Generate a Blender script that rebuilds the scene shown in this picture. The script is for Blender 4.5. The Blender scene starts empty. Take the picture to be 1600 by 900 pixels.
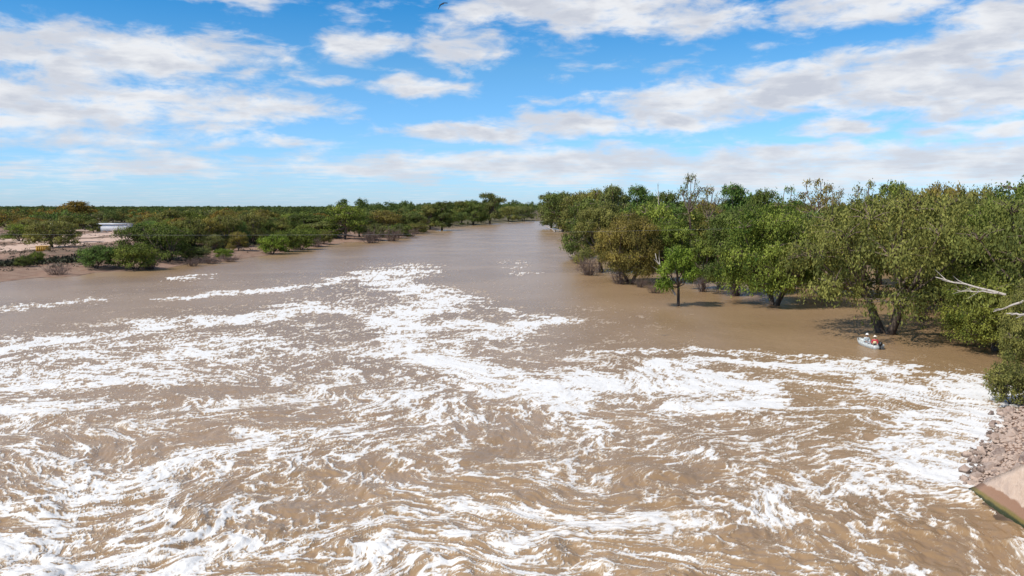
import bpy, bmesh, math, random
import numpy as np
from mathutils import Vector, Matrix
SC = bpy.context.scene
COL = SC.collection
rad = math.radians

# ------------------------------------------------------------------ camera
CAM_H = 12.0
PITCH = math.atan(128.0 / 1244.4)
FPX = 1244.4
cd = bpy.data.cameras.new('camera'); cd.lens = 28.0; cd.sensor_width = 36.0
cd.clip_start = 0.5; cd.clip_end = 30000
cam = bpy.data.objects.new('camera', cd); COL.objects.link(cam)
cam.location = (0, 0, CAM_H); cam.rotation_euler = (math.pi / 2 - PITCH, 0, 0)
SC.camera = cam
SC.view_settings.view_transform = 'Standard'
SC.view_settings.look = 'None'
SC.view_settings.exposure = 0.0
SC.view_settings.gamma = 1.0
SC.render.resolution_x = 1024; SC.render.resolution_y = 576
SC.cycles.max_bounces = 6
SC.cycles.transparent_max_bounces = 4

# ------------------------------------------------------------------ sun + sky
SUN_EL = 50.0
SUN_DIR = Vector((-0.86, -0.51, 0)).normalized()     # horizontal direction towards the sun
sun_vec = Vector((SUN_DIR.x * math.cos(rad(SUN_EL)), SUN_DIR.y * math.cos(rad(SUN_EL)), math.sin(rad(SUN_EL))))
sd = bpy.data.lights.new('sun', 'SUN'); sd.energy = 4.3; sd.angle = rad(0.5); sd.color = (1.0, 0.955, 0.88)
sun = bpy.data.objects.new('sun', sd); COL.objects.link(sun)
sun.rotation_euler = sun_vec.to_track_quat('Z', 'Y').to_euler()
sun.location = (-40, -30, 60)

world = bpy.data.worlds.new('World'); SC.world = world; world.use_nodes = True
WN = world.node_tree; WN.nodes.clear()

class G:
    """tiny node-graph helper"""
    def __init__(s, nt): s.nt = nt
    def n(s, t, **kw):
        nd = s.nt.nodes.new(t)
        for k, v in kw.items(): setattr(nd, k, v)
        return nd
    def link(s, a, b): s.nt.links.new(a, b)
    def _in(s, sock, v):
        if v is None: return
        if hasattr(v, 'default_value') or isinstance(v, bpy.types.NodeSocket): s.link(v, sock)
        else: sock.default_value = v
    def m(s, op, a, b=None, c=None, clamp=False):
        nd = s.n('ShaderNodeMath', operation=op, use_clamp=clamp)
        s._in(nd.inputs[0], a); s._in(nd.inputs[1], b)
        if c is not None: s._in(nd.inputs[2], c)
        return nd.outputs[0]
    def v(s, op, a, b=None):
        nd = s.n('ShaderNodeVectorMath', operation=op)
        s._in(nd.inputs[0], a)
        if op == 'SCALE': s._in(nd.inputs[3], b)
        else: s._in(nd.inputs[1], b)
        return nd.outputs['Value'] if op in ('LENGTH', 'DOT_PRODUCT', 'DISTANCE') else nd.outputs[0]
    def comb(s, x, y, z):
        nd = s.n('ShaderNodeCombineXYZ')
        for i, q in enumerate((x, y, z)): s._in(nd.inputs[i], q)
        return nd.outputs[0]
    def sep(s, a):
        nd = s.n('ShaderNodeSeparateXYZ'); s.link(a, nd.inputs[0]); return nd.outputs
    def ss(s, val, lo, hi, a=0.0, b=1.0, t='SMOOTHSTEP'):
        nd = s.n('ShaderNodeMapRange', interpolation_type=t)
        s._in(nd.inputs['Value'], val); s._in(nd.inputs['From Min'], lo); s._in(nd.inputs['From Max'], hi)
        s._in(nd.inputs['To Min'], a); s._in(nd.inputs['To Max'], b)
        return nd.outputs['Result']
    def noise(s, vec, scale, detail=4, rough=0.55, dist=0.0, ntype=None, lac=2.0):
        nd = s.n('ShaderNodeTexNoise')
        if ntype: nd.noise_type = ntype
        s._in(nd.inputs['Vector'], vec)
        nd.inputs['Scale'].default_value = scale; nd.inputs['Detail'].default_value = detail
        nd.inputs['Roughness'].default_value = rough; nd.inputs['Distortion'].default_value = dist
        nd.inputs['Lacunarity'].default_value = lac
        return nd
    def mix(s, f, a, b, blend='MIX'):
        nd = s.n('ShaderNodeMix', data_type='RGBA', blend_type=blend)
        s._in(nd.inputs[0], f)
        s._in(nd.inputs[6], a if not (isinstance(a, tuple) and len(a) == 3) else a + (1,))
        s._in(nd.inputs[7], b if not (isinstance(b, tuple) and len(b) == 3) else b + (1,))
        return nd.outputs[2]

def build_world():
    g = G(WN)
    sky = g.n('ShaderNodeTexSky', sky_type='NISHITA')
    sky.sun_disc = False; sky.sun_elevation = rad(SUN_EL)
    sky.sun_rotation = math.atan2(sun_vec.x, sun_vec.y)
    sky.altitude = 60; sky.air_density = 1.0; sky.dust_density = 0.3; sky.ozone_density = 1.5
    tc = g.n('ShaderNodeTexCoord').outputs['Generated']
    d = g.v('NORMALIZE', tc)
    x, y, z = g.sep(d)
    az = g.m('ARCTAN2', x, y)                                  # 0 straight ahead, + right
    el = g.m('ARCTANGENT', g.m('DIVIDE', z, g.m('SQRT', g.m('ADD', g.m('MULTIPLY', x, x), g.m('MULTIPLY', y, y)))))
    # the deep polarised azure of the clear air overhead, paling towards the horizon all round
    cr = g.n('ShaderNodeValToRGB'); g.link(g.m('DIVIDE', el, 0.5, clamp=True), cr.inputs[0])
    E = cr.color_ramp.elements
    E[0].position = 0.0; E[0].color = (.40, .60, 1.0, 1); E[1].position = .33; E[1].color = (.27, .545, .76, 1)
    for p_, c_ in ((.48, (.11, .47, .74, 1)), (1.0, (.26, .45, .62, 1))):
        q_ = E.new(p_); q_.color = c_
    skyc = g.v('SCALE', g.mix(1.0, sky.outputs[0], cr.outputs[0], 'MULTIPLY'), 2.02)
    # the layer itself: flat bases at a fixed height, so noise gets squeezed towards the horizon
    zz = g.m('ADD', g.m('MAXIMUM', z, 0.0), 0.035)
    plane = g.comb(g.m('DIVIDE', x, zz), g.m('DIVIDE', y, zz), 0.0)
    ae = g.comb(g.m('MULTIPLY', az, 1.0), g.m('MULTIPLY', el, 2.1), 0.0)   # direction space
    w1 = g.noise(ae, 9.0, 4, 0.6)
    warp = g.v('SCALE', g.v('SUBTRACT', w1.outputs['Color'], (0.5, 0.5, 0.5)), 0.09)
    p = g.v('ADD', ae, warp)
    def D(px, py):
        return (math.atan((px - 800) / FPX), (322 - py) / FPX * math.cos(math.atan((px - 800) / FPX)))
    # cloud bodies: px, py, half-width, half-height, strength
    blobs = [(150, 90, 230, 38, 1.0), (310, 95, 150, 30, .9), (60, 150, 190, 38, 1.0), (330, 165, 170, 24, 1.0), (120, 190, 210, 22, .85),
             (60, 215, 190, 16, .7), (10, 60, 60, 26, .75), (585, 75, 80, 24, .85), (715, 80, 75, 30, .85), (500, 126, 70, 11, .62),
             (660, 138, 75, 14, .85), (790, 22, 110, 38, 1.0), (940, 32, 110, 36, 1.0), (1080, 25, 100, 42, .9), (1345, 26, 120, 27, .95),
             (1560, 62, 95, 44, 1.05), (1400, 130, 190, 42, 1.1), (1230, 150, 150, 36, 1.1), (1060, 168, 130, 34, 1.05), (1560, 140, 160, 36, 1.1),
             (900, 193, 130, 22, 1.0), (740, 212, 120, 17, .9), (1000, 190, 140, 18, .9), (1290, 205, 90, 14, .75), (1540, 203, 110, 16, .85),
             (880, 160, 60, 9, .55), (240, 255, 130, 20, .82), (415, 226, 80, 10, .7), (40, 265, 70, 10, .7), (345, 283, 30, 6, .5), (300, 5, 150, 10, .6),
             (400, 12, 40, 20, .45), (1590, 15, 60, 20, .5), (910, 88, 22, 10, .55), (1200, 70, 120, 12, .45),
             (640, 262, 210, 22, .80), (900, 258, 280, 28, .92), (1200, 262, 330, 32, .95), (1500, 258, 260, 32, .95), (220, 262, 170, 18, .75)]
    acc = None
    for (px, py, hw, hh, st) in blobs:
        a, e = D(px, py)
        nd = g.v('MULTIPLY', g.v('SUBTRACT', p, (a, e * 2.1, 0.0)), (FPX / hw, FPX / hh / 2.1, 0.0))
        t = g.ss(g.v('LENGTH', nd), 0.20, 1.75, st * 1.08, 0.0)
        acc = t if acc is None else g.m('MAXIMUM', acc, t)
    # elsewhere on the dome: the same fair-weather field, from noise alone
    nf = g.noise(plane, 0.55, 6, 0.55, 0.2).outputs[0]
    side = g.m('MAXIMUM', g.ss(g.m('ABSOLUTE', az), 0.62, 0.80), g.ss(el, 0.25, 0.36))
    gen = g.m('MULTIPLY', g.ss(nf, 0.44, 0.66), side)
    dens = g.m('MAXIMUM', acc, gen)
    fine = g.noise(g.v('ADD', g.v('MULTIPLY', ae, (1.0, 1.35, 1)), (3.1, 1.7, 0)), 15.0, 9, 0.60, 0.25).outputs[0]
    low = g.noise(plane, 1.5, 7, 0.66, 0.3).outputs[0]        # streaky small clouds near the horizon
    lowm = g.ss(el, 0.0, 0.10, 1.0, 0.0)
    nmix = g.m('ADD', g.m('MULTIPLY', fine, g.m('SUBTRACT', 1.0, g.m('MULTIPLY', lowm, .75))), g.m('MULTIPLY', low, g.m('MULTIPLY', lowm, .75)))
    dd = g.m('ADD', dens, g.m('MULTIPLY', g.m('SUBTRACT', nmix, 0.5), 2.8))
    alpha = g.ss(dd, 0.12, 1.08)
    alpha = g.m('MULTIPLY', alpha, 0.96)
    wisp = g.m('MULTIPLY', g.ss(low, 0.40, 0.75), g.m('MULTIPLY', lowm, 0.55))
    alpha = g.m('MAXIMUM', alpha, wisp)
    # thick bodies are greyer at their bases, bright at the tops and edges
    f2 = g.noise(g.v('ADD', g.v('MULTIPLY', ae, (1.0, 1.6, 1)), (3.1, 1.76, 0)), 11.0, 5, 0.55, 0.1).outputs[0]
    thick = g.m('ADD', g.ss(dd, 0.75, 1.7, 0, .6), g.ss(f2, 0.36, 0.60, 0.0, 0.8))
    thick = g.m('MULTIPLY', thick, 0.85, clamp=True)
    cc = g.mix(thick, (9.6, 9.65, 9.8), (6.2, 6.5, 7.3))
    cc = g.mix(g.m('MULTIPLY', lowm, 0.35), cc, (6.4, 7.3, 8.6))
    final = g.mix(alpha, skyc, cc)
    bg = g.n('ShaderNodeBackground'); bg.inputs['Strength'].default_value = 0.095
    g.link(final, bg.inputs['Color'])
    out = g.n('ShaderNodeOutputWorld'); g.link(bg.outputs[0], out.inputs['Surface'])
    world.cycles.sampling_method = 'MANUAL'; world.cycles.sample_map_resolution = 512
build_world()

# ------------------------------------------------------------------ projection helpers (pixel of the 1600x900 photograph <-> place)
cp, sp = math.cos(PITCH), math.sin(PITCH)
def ray(px, py):
    a = (px - 800) / FPX; b = (450 - py) / FPX
    return np.array([a, cp + b * sp, -sp + b * cp])
def at(px, py, z=0.0):
    d = ray(px, py); t = (z - CAM_H) / d[2]
    return np.array([d[0] * t, d[1] * t, z])
def proj(X, Y, Z=0.0):
    dz = Z - CAM_H
    dep = Y * cp - dz * sp; up = Y * sp + dz * cp
    return 800 + FPX * X / dep, 450 - FPX * up / dep

# ------------------------------------------------------------------ object helpers
def tag(o, label=None, cat=None, group=None, kind=None):
    if label: o['label'] = label
    if cat: o['category'] = cat
    if group: o['group'] = group
    if kind: o['kind'] = kind
    return o
def link(name, me, mat=None, parent=None):
    o = bpy.data.objects.new(name, me); COL.objects.link(o)
    if mat is not None and me is not None and len(me.materials) == 0: me.materials.append(mat)
    if parent is not None: o.parent = parent
    return o
def empty(name, loc=(0, 0, 0), rz=0.0):
    o = bpy.data.objects.new(name, None); COL.objects.link(o)
    o.location = loc; o.rotation_euler = (0, 0, rz); o.empty_display_size = 0.3
    return o
def mesh_np(name, V, F, smooth=False):
    V = np.asarray(V, dtype=np.float32); F = np.asarray(F, dtype=np.int32)
    me = bpy.data.meshes.new(name)
    k = F.shape[1]
    me.vertices.add(len(V)); me.vertices.foreach_set('co', V.ravel())
    me.loops.add(F.size); me.loops.foreach_set('vertex_index', F.ravel())
    me.polygons.add(len(F)); me.polygons.foreach_set('loop_start', np.arange(0, F.size, k, dtype=np.int32))
    if smooth: me.polygons.foreach_set('use_smooth', np.ones(len(F), dtype=bool))
    me.update(calc_edges=True)
    return me
def attr(me, name, data, typ='FLOAT', dom='POINT'):
    a = me.attributes.new(name, typ, dom)
    a.data.foreach_set('vector' if typ == 'FLOAT_VECTOR' else 'value', np.asarray(data, dtype=np.float32).ravel())

class MB:
    """collects tubes and boxes as triangles/quads (quads only)"""
    def __init__(s): s.V = []; s.F = []; s.n = 0
    def add(s, V, F):
        s.V.append(np.asarray(V, float)); s.F.append(np.asarray(F, int) + s.n); s.n += len(V)
    def tube(s, pts, rads, sides=6):
        pts = np.asarray(pts, float); n = len(pts)
        tan = np.gradient(pts, axis=0); tan /= np.linalg.norm(tan, axis=1)[:, None] + 1e-9
        ref = np.array([0.3, 0.2, 0.93]) if abs(tan[0][2]) < 0.8 else np.array([1.0, 0.1, 0])
        a = np.cross(tan, ref); a /= np.linalg.norm(a, axis=1)[:, None] + 1e-9
        b = np.cross(tan, a)
        th = np.linspace(0, 2 * math.pi, sides, endpoint=False)
        r = np.asarray(rads, float)[:, None, None]
        V = pts[:, None] + r * (np.cos(th)[None, :, None] * a[:, None] + np.sin(th)[None, :, None] * b[:, None])
        i = np.arange(n - 1)[:, None] * sides; j = np.arange(sides)[None]
        j2 = (j + 1) % sides
        F = np.stack([i + j, i + j2, i + sides + j2, i + sides + j], -1).reshape(-1, 4)
        s.add(V.reshape(-1, 3), F)
        if sides == 4:
            s.F.append(np.array([[0, 1, 2, 3]]) + s.n - n * 4); s.F.append(np.array([[3, 2, 1, 0]]) + s.n - 4)
    def box(s, c, d, rz=0.0, top=1.0):
        x, y, z = [q / 2 for q in d]
        V = np.array([[sx * x * (top if sz > 0 else 1), sy * y * (top if sz > 0 else 1), sz * z] for sz in (-1, 1) for sy in (-1, 1) for sx in (-1, 1)], float)
        ca, sa = math.cos(rz), math.sin(rz)
        V = np.stack([V[:, 0] * ca - V[:, 1] * sa, V[:, 0] * sa + V[:, 1] * ca, V[:, 2]], 1) + np.asarray(c, float)
        s.add(V, [[0, 2, 3, 1], [4, 5, 7, 6], [0, 1, 5, 4], [1, 3, 7, 5], [3, 2, 6, 7], [2, 0, 4, 6]])
    def build(s, name, mat=None, parent=None, smooth=False):
        me = mesh_np(name, np.concatenate(s.V), np.concatenate(s.F), smooth)
        return link(name, me, mat, parent)
    def mesh(s, name, mat, smooth=True):
        me = mesh_np(name, np.concatenate(s.V), np.concatenate(s.F), smooth); me.materials.append(mat); return me

# ------------------------------------------------------------------ materials
def new_mat(name):
    m = bpy.data.materials.new(name); m.use_nodes = True
    m.node_tree.nodes.clear(); return m, G(m.node_tree)
def finish(g, col, rough=0.8, normal=None, metallic=0.0, spec=None):
    p = g.n('ShaderNodeBsdfPrincipled')
    g._in(p.inputs['Base Color'], col if not (isinstance(col, tuple) and len(col) == 3) else col + (1,))
    g._in(p.inputs['Roughness'], rough); p.inputs['Metallic'].default_value = metallic
    if spec is not None: p.inputs['Specular IOR Level'].default_value = spec
    if normal is not None: g.link(normal, p.inputs['Normal'])
    o = g.n('ShaderNodeOutputMaterial'); g.link(p.outputs[0], o.inputs['Surface'])
    return p
def bump(g, h, dist=0.05, strength=1.0):
    b = g.n('ShaderNodeBump'); b.inputs['Distance'].default_value = dist; b.inputs['Strength'].default_value = strength
    g.link(h, b.inputs['Height']); return b.outputs[0]
def plain(name, col, rough=0.6, var=0.15, scale=6.0, metallic=0.0, bd=0.0):
    m, g = new_mat(name)
    tc = g.n('ShaderNodeTexCoord').outputs['Object']
    n = g.noise(tc, scale, 5, 0.6).outputs[0]
    c = g.mix(g.ss(n, 0.3, 0.7), tuple(q * (1 - var) for q in col), tuple(min(1, q * (1 + var)) for q in col))
    finish(g, c, rough, bump(g, n, bd) if bd else None, metallic)
    return m

def leaf_mat(name, dark, light, trans=0.10):
    m, g = new_mat(name)
    oi = g.n('ShaderNodeObjectInfo')
    t = g.n('ShaderNodeAttribute', attribute_name='tint').outputs['Fac']
    c = g.mix(t, dark, light)
    r = oi.outputs['Random']
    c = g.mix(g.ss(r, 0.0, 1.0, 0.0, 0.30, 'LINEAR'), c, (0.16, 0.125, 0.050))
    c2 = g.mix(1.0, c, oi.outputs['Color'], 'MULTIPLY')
    p = g.n('ShaderNodeBsdfPrincipled'); g.link(c2, p.inputs['Base Color'])
    p.inputs['Roughness'].default_value = 0.7; p.inputs['Specular IOR Level'].default_value = 0.07
    tr = g.n('ShaderNodeBsdfTranslucent'); g.link(g.mix(1.0, c2, (1.25, 1.35, 0.6), 'MULTIPLY'), tr.inputs['Color'])
    mx = g.n('ShaderNodeMixShader'); mx.inputs[0].default_value = trans
    g.link(p.outputs[0], mx.inputs[1]); g.link(tr.outputs[0], mx.inputs[2])
    o = g.n('ShaderNodeOutputMaterial'); g.link(mx.outputs[0], o.inputs['Surface'])
    return m
M_LEAF = leaf_mat('eucalypt_leaves', (0.042, 0.066, 0.016), (0.38, 0.355, 0.090))
def bark_mat(name, a, b):
    m, g = new_mat(name)
    tc = g.n('ShaderNodeTexCoord').outputs['Object']
    n = g.noise(g.v('MULTIPLY', tc, (3, 3, 0.7)), 2.2, 5, 0.6).outputs[0]
    h = g.sep(tc)[2]
    c = g.mix(g.ss(g.m('ADD', n, g.m('MULTIPLY', h, 0.03)), 0.42, 0.78), a, b)
    finish(g, c, 0.85, bump(g, n, 0.04))
    return m
M_BARK = bark_mat('gum_bark', (0.040, 0.028, 0.022), (0.20, 0.145, 0.105))
M_DEAD = bark_mat('bleached_dead_wood', (0.26, 0.21, 0.17), (0.50, 0.44, 0.37))
M_TWIG = bark_mat('bare_twigs', (0.13, 0.088, 0.07), (0.26, 0.18, 0.15))

# ------------------------------------------------------------------ periodic noise fields (for the water's real relief and foam)
def fft_noise(n, beta, seed, kmin=1, kmax=None):
    r = np.random.default_rng(seed)
    f = np.fft.fft2(r.standard_normal((n, n)).astype(np.float32))
    k = np.fft.fftfreq(n) * n; K = np.sqrt(k[:, None] ** 2 + k[None] ** 2); K[0, 0] = 1
    amp = K ** (-beta / 2.0); amp[K < kmin] = 0
    if kmax: amp *= np.exp(-(K / kmax) ** 2)
    amp[0, 0] = 0
    q = np.real(np.fft.ifft2(f * amp)); return (q / q.std()).astype(np.float32)
def samp(tex, x, y, size):
    n = tex.shape[0]
    u = x / size * n; v = y / size * n
    iu = np.floor(u).astype(np.int64); iv = np.floor(v).astype(np.int64)
    fu = (u - iu).astype(np.float32); fv = (v - iv).astype(np.float32)
    fu = fu * fu * (3 - 2 * fu) if False else fu
    i0 = iu % n; i1 = (iu + 1) % n; j0 = iv % n; j1 = (iv + 1) % n
    return (tex[j0, i0] * (1 - fu) + tex[j0, i1] * fu) * (1 - fv) + (tex[j1, i0] * (1 - fu) + tex[j1, i1] * fu) * fv
T_G = fft_noise(512, 3.0, 3, 2)          # general ground noise

# ------------------------------------------------------------------ shorelines
L_PX = [(-700, 520), (-300, 470), (0, 441), (60, 434), (120, 432), (150, 426), (200, 424), (260, 420), (300, 411), (340, 411), (380, 404),
        (420, 399), (460, 392), (500, 386), (540, 378.5), (590, 378), (620, 373), (650, 366), (700, 357), (740, 352), (790, 348), (835, 345.5)]
R_PX = [(960, 347.5), (880, 350), (862, 356), (905, 366), (950, 388), (1000, 402), (1060, 402), (1130, 398), (1250, 412), (1400, 424), (1500, 442), (1560, 470),
        (1590, 500), (1640, 520), (1660, 560), (1600, 632), (1570, 655), (1558, 680), (1540, 705), (1538, 735), (1508, 766), (1650, 862), (1900, 1040)]
river = [at(*p)[:2] for p in L_PX] + [np.array([420, 760]), np.array([900, 800]), np.array([900, 700]), np.array([400, 610])] + [at(*p)[:2] for p in R_PX]
river += [np.array([24, -60]), np.array([-260, -60])]
RP = np.array(river)
def river_sd(x, y):
    """signed distance: positive on land"""
    x = np.asarray(x, float); y = np.asarray(y, float)
    best = np.full(x.shape, 1e18); ins = np.zeros(x.shape, bool)
    n = len(RP)
    for i in range(n):
        ax, ay = RP[i]; bx, by = RP[(i + 1) % n]
        ex, ey = bx - ax, by - ay; L = ex * ex + ey * ey
        t = np.clip(((x - ax) * ex + (y - ay) * ey) / L, 0, 1)
        d = (x - ax - t * ex) ** 2 + (y - ay - t * ey) ** 2
        best = np.minimum(best, d)
        c = (ay > y) != (by > y)
        if ay != by:
            ins ^= c & (x < (bx - ax) * (y - ay) / (by - ay) + ax)
    s = np.sqrt(best); return np.where(ins, -s, s)
def sst(x, a, b):
    t = np.clip((x - a) / (b - a), 0, 1); return t * t * (3 - 2 * t)
def ground_z(x, y):
    x = np.asarray(x, float); y = np.asarray(y, float)
    s = river_sd(x, y)
    n1 = samp(T_G, x, y, 260.0); n2 = samp(T_G, x + 50, y, 37.0)
    left = (x < 0.30 * y * 0.4)
    wob = n1 * 2.2
    w = 1 - sst(y, 230, 380)                                  # the cut bank fades out upstream
    cliff = 6 + 15 * w
    zl = 0.75 * sst(s, -1, 9) + 1.15 * sst(s + wob, cliff, cliff + 2.5 + 6 * (1 - w)) + 0.45 * sst(s, 40, 120) + 0.07 * n2 * sst(s, 1, 8)
    zr = 0.5 * sst(s, -1, 10) + 0.7 * sst(s, 5, 50) + 0.08 * n2 * sst(s, 1, 8)
    z = np.where(left, zl, zr)
    z = z * (s > 0) + np.where(s <= 0, np.maximum(s * 0.22, -2.5), 0)
    # the rocky corner at the apron rises fast
    rk = (x > 15) & (y < 58) & (s > 0)
    z = np.where(rk, np.minimum(s * 0.42, 2.6) + 0.05 * n2, z)
    return z
def gz(x, y): return float(ground_z(np.array([x]), np.array([y]))[0])
def at_g(px, py, zmin=0.0):
    z = 1.5
    for _ in range(14):
        q = at(px, py, z); z = 0.5 * z + 0.5 * max(gz(q[0], q[1]), zmin)
    return at(px, py, z)

# ------------------------------------------------------------------ ground sheet
def build_ground():
    ts = np.concatenate([np.linspace(-6, -1.3, 20, endpoint=False), np.linspace(-1.3, 1.3, 380), np.linspace(1.3, 6, 21)[1:]])
    inv = np.concatenate([np.linspace(1 / 15.0, 1 / 60.0, 70, endpoint=False), np.linspace(1 / 60.0, 1 / 700.0, 300, endpoint=False), np.geomspace(1 / 700.0, 1 / 16000.0, 50)])
    ds = 1 / inv
    D, T = np.meshgrid(ds, ts, indexing='ij')
    X = D * T; Y = D.copy()
    Z = ground_z(X, Y)
    far = sst(D, 900, 3000)
    Z = Z * (1 - far) + 2.3 * far
    V = np.stack([X, Y, Z], -1).reshape(-1, 3)
    nr, nc = D.shape
    i = np.arange(nr - 1)[:, None] * nc + np.arange(nc - 1)[None]
    F = np.stack([i, i + 1, i + nc + 1, i + nc], -1).reshape(-1, 4)
    me = mesh_np('ground', V, F, True)
    attr(me, 'shore', river_sd(X, Y).ravel())
    m, g = new_mat('red_dry_soil')
    P = g.n('ShaderNodeNewGeometry').outputs['Position']
    n1 = g.noise(P, 0.035, 6, 0.6, 0.5).outputs[0]
    n2 = g.noise(P, 0.5, 6, 0.65).outputs[0]
    n3 = g.noise(P, 4.0, 4, 0.7).outputs[0]
    sh = g.n('ShaderNodeAttribute', attribute_name='shore').outputs['Fac']
    soil = g.mix(g.ss(n2, 0.32, 0.68), (0.25, 0.145, 0.10), (0.47, 0.31, 0.225))
    scrub = g.mix(g.ss(n3, 0.3, 0.7), (0.13, 0.088, 0.062), (0.22, 0.16, 0.11))
    c = g.mix(g.m('MULTIPLY', g.ss(g.m('ADD', g.m('MULTIPLY', n1, .5), g.m('MULTIPLY', n2, .5)), 0.44, 0.53), g.ss(sh, 10, 24, .45, 0.92)), soil, scrub)
    # litter and low herbage of the woodland further out
    y = g.sep(P)[1]
    wood = g.mix(g.ss(n2, 0.3, 0.7), (0.085, 0.090, 0.045), (0.17, 0.135, 0.085))
    c = g.mix(g.ss(y, 300, 520, 0, .93), c, wood)
    x = g.sep(P)[0]
    c = g.mix(g.m('MULTIPLY', g.ss(x, 10, 26), g.ss(y, 75, 110, 0, .7)), c, (0.16, 0.12, 0.075))
    c = g.mix(g.ss(g.m('ADD', sh, g.m('MULTIPLY', n2, 1.5)), 0.6, 1.6, 1, 0), c, (0.11, 0.075, 0.05))   # damp rim
    finish(g, c, 0.95, bump(g, g.m('ADD', n2, g.m('MULTIPLY', n3, 0.3)), 0.25), spec=0.1)
    me.materials.append(m)
    o = link('ground', me); tag(o, 'flat dry reddish river plain reaching the horizon', kind='structure')
build_ground()

# ------------------------------------------------------------------ water: relief, eddies and foam
T_A = fft_noise(1024, 3.2, 11, 3, 90)      # stream function, large
T_B = fft_noise(1024, 3.0, 12, 4, 120)     # stream function, small
T_F = fft_noise(2048, 3.5, 13, 5, 300)     # foam field
T_F2 = fft_noise(2048, 3.3, 14, 5, 300)
T_P = fft_noise(1024, 2.6, 15, 4, 300)
T_H = fft_noise(1024, 3.3, 16, 4, 70)
# foam cover (0..9 tenths) seen along the reach; columns every 100 px from x=0, rows y=
ROWS = [(395, '00000000000000000'), (420, '00000010000000000'), (432, '00000220000000000'), (445, '00011321100000000'), (460, '00111342100000000'),
        (475, '11002353110000000'), (495, '00242344321000000'), (515, '14434435421000000'), (530, '45555445321000000'), (550, '66665555432000000'),
        (570, '66555555543333200'), (590, '55555555664555431'), (610, '65554444556554553'), (630, '65554444456544566'), (650, '64444444434444567'),
        (680, '44445444333444577'), (710, '55554444334444578'), (740, '45555454443344567'), (770, '56554454443444455'), (800, '66555545443444444'),
        (840, '67665545544444433'), (880, '67665565544444433'), (930, '67665565544444444'), (1200, '88877777776666666')]
RY = np.array([r[0] for r in ROWS], float); RD = np.array([[int(c) / 10 for c in r[1]] for r in ROWS])
def cover(px, py):
    px = np.clip(px, 0, 1599.9); py = np.clip(py, RY[0], RY[-1] - 0.1)
    j = np.clip(np.searchsorted(RY, py, 'right') - 1, 0, len(RY) - 2)
    fy = (py - RY[j]) / (RY[j + 1] - RY[j])
    i = (px // 100).astype(int); fx = px / 100 - i; i = np.clip(i, 0, 15)
    return (RD[j, i] * (1 - fx) + RD[j, i + 1] * fx) * (1 - fy) + (RD[j + 1, i] * (1 - fx) + RD[j + 1, i + 1] * fx) * fy
# long foam rafts and streaks: points, half-thickness (px, vertical), added cover
STROKES = [([(655, 423), (590, 429), (610, 442), (680, 458), (700, 470), (640, 490), (620, 520), (690, 560), (760, 592), (900, 627)], 12, .75),
           ([(690, 565), (740, 580), (820, 612), (905, 628)], 13, .8), ([(945, 596), (1020, 592), (1100, 600), (1180, 612)], 17, .9),
           ([(1040, 570), (1080, 578), (1120, 600)], 14, .8), ([(940, 549), (1060, 548), (1180, 552), (1280, 556)], 4, .7), ([(1090, 560), (1190, 566)], 5, .7),
           ([(1225, 566), (1310, 580), (1400, 600), (1470, 630), (1560, 655)], 9, .6), ([(1320, 566), (1440, 580)], 8, .9), ([(1500, 590), (1550, 620)], 10, .7),
           ([(1150, 632), (1060, 640)], 10, .6),
           ([(0, 486), (60, 477), (150, 468)], 5, .75), ([(265, 468), (350, 458), (450, 452), (560, 432)], 4, .75), ([(275, 437), (318, 430)], 3.5, .8),
           ([(330, 462), (440, 452)], 4, .3), ([(795, 405), (812, 413), (808, 430)], 3.5, .55), ([(640, 415), (655, 414)], 2, .4),
           ([(690, 508), (770, 508), (790, 518), (730, 528)], 6, .8), ([(858, 496), (820, 508), (800, 524)], 7, .8), ([(700, 462), (760, 475), (800, 487)], 4, .6),
           ([(740, 560), (775, 562)], 5, .6), ([(0, 545), (120, 532), (260, 505), (400, 498), (480, 475)], 9, .5), ([(380, 500), (520, 480), (600, 505)], 8, .4),
           ([(0, 600), (150, 588), (280, 545), (400, 535)], 12, .35), ([(1430, 700), (1500, 735), (1520, 750)], 20, .8), ([(1480, 650), (1540, 690)], 16, .6),
           ([(0, 780), (120, 775), (250, 730), (420, 700), (560, 640), (700, 600)], 20, .15), ([(500, 720), (620, 670), (760, 640)], 16, .15),
           ([(880, 640), (960, 690), (1080, 720)], 14, .3), ([(1000, 790), (1180, 800), (1350, 860)], 18, .05)]
AMP = (2.4, 0.62, 0.16)
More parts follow.
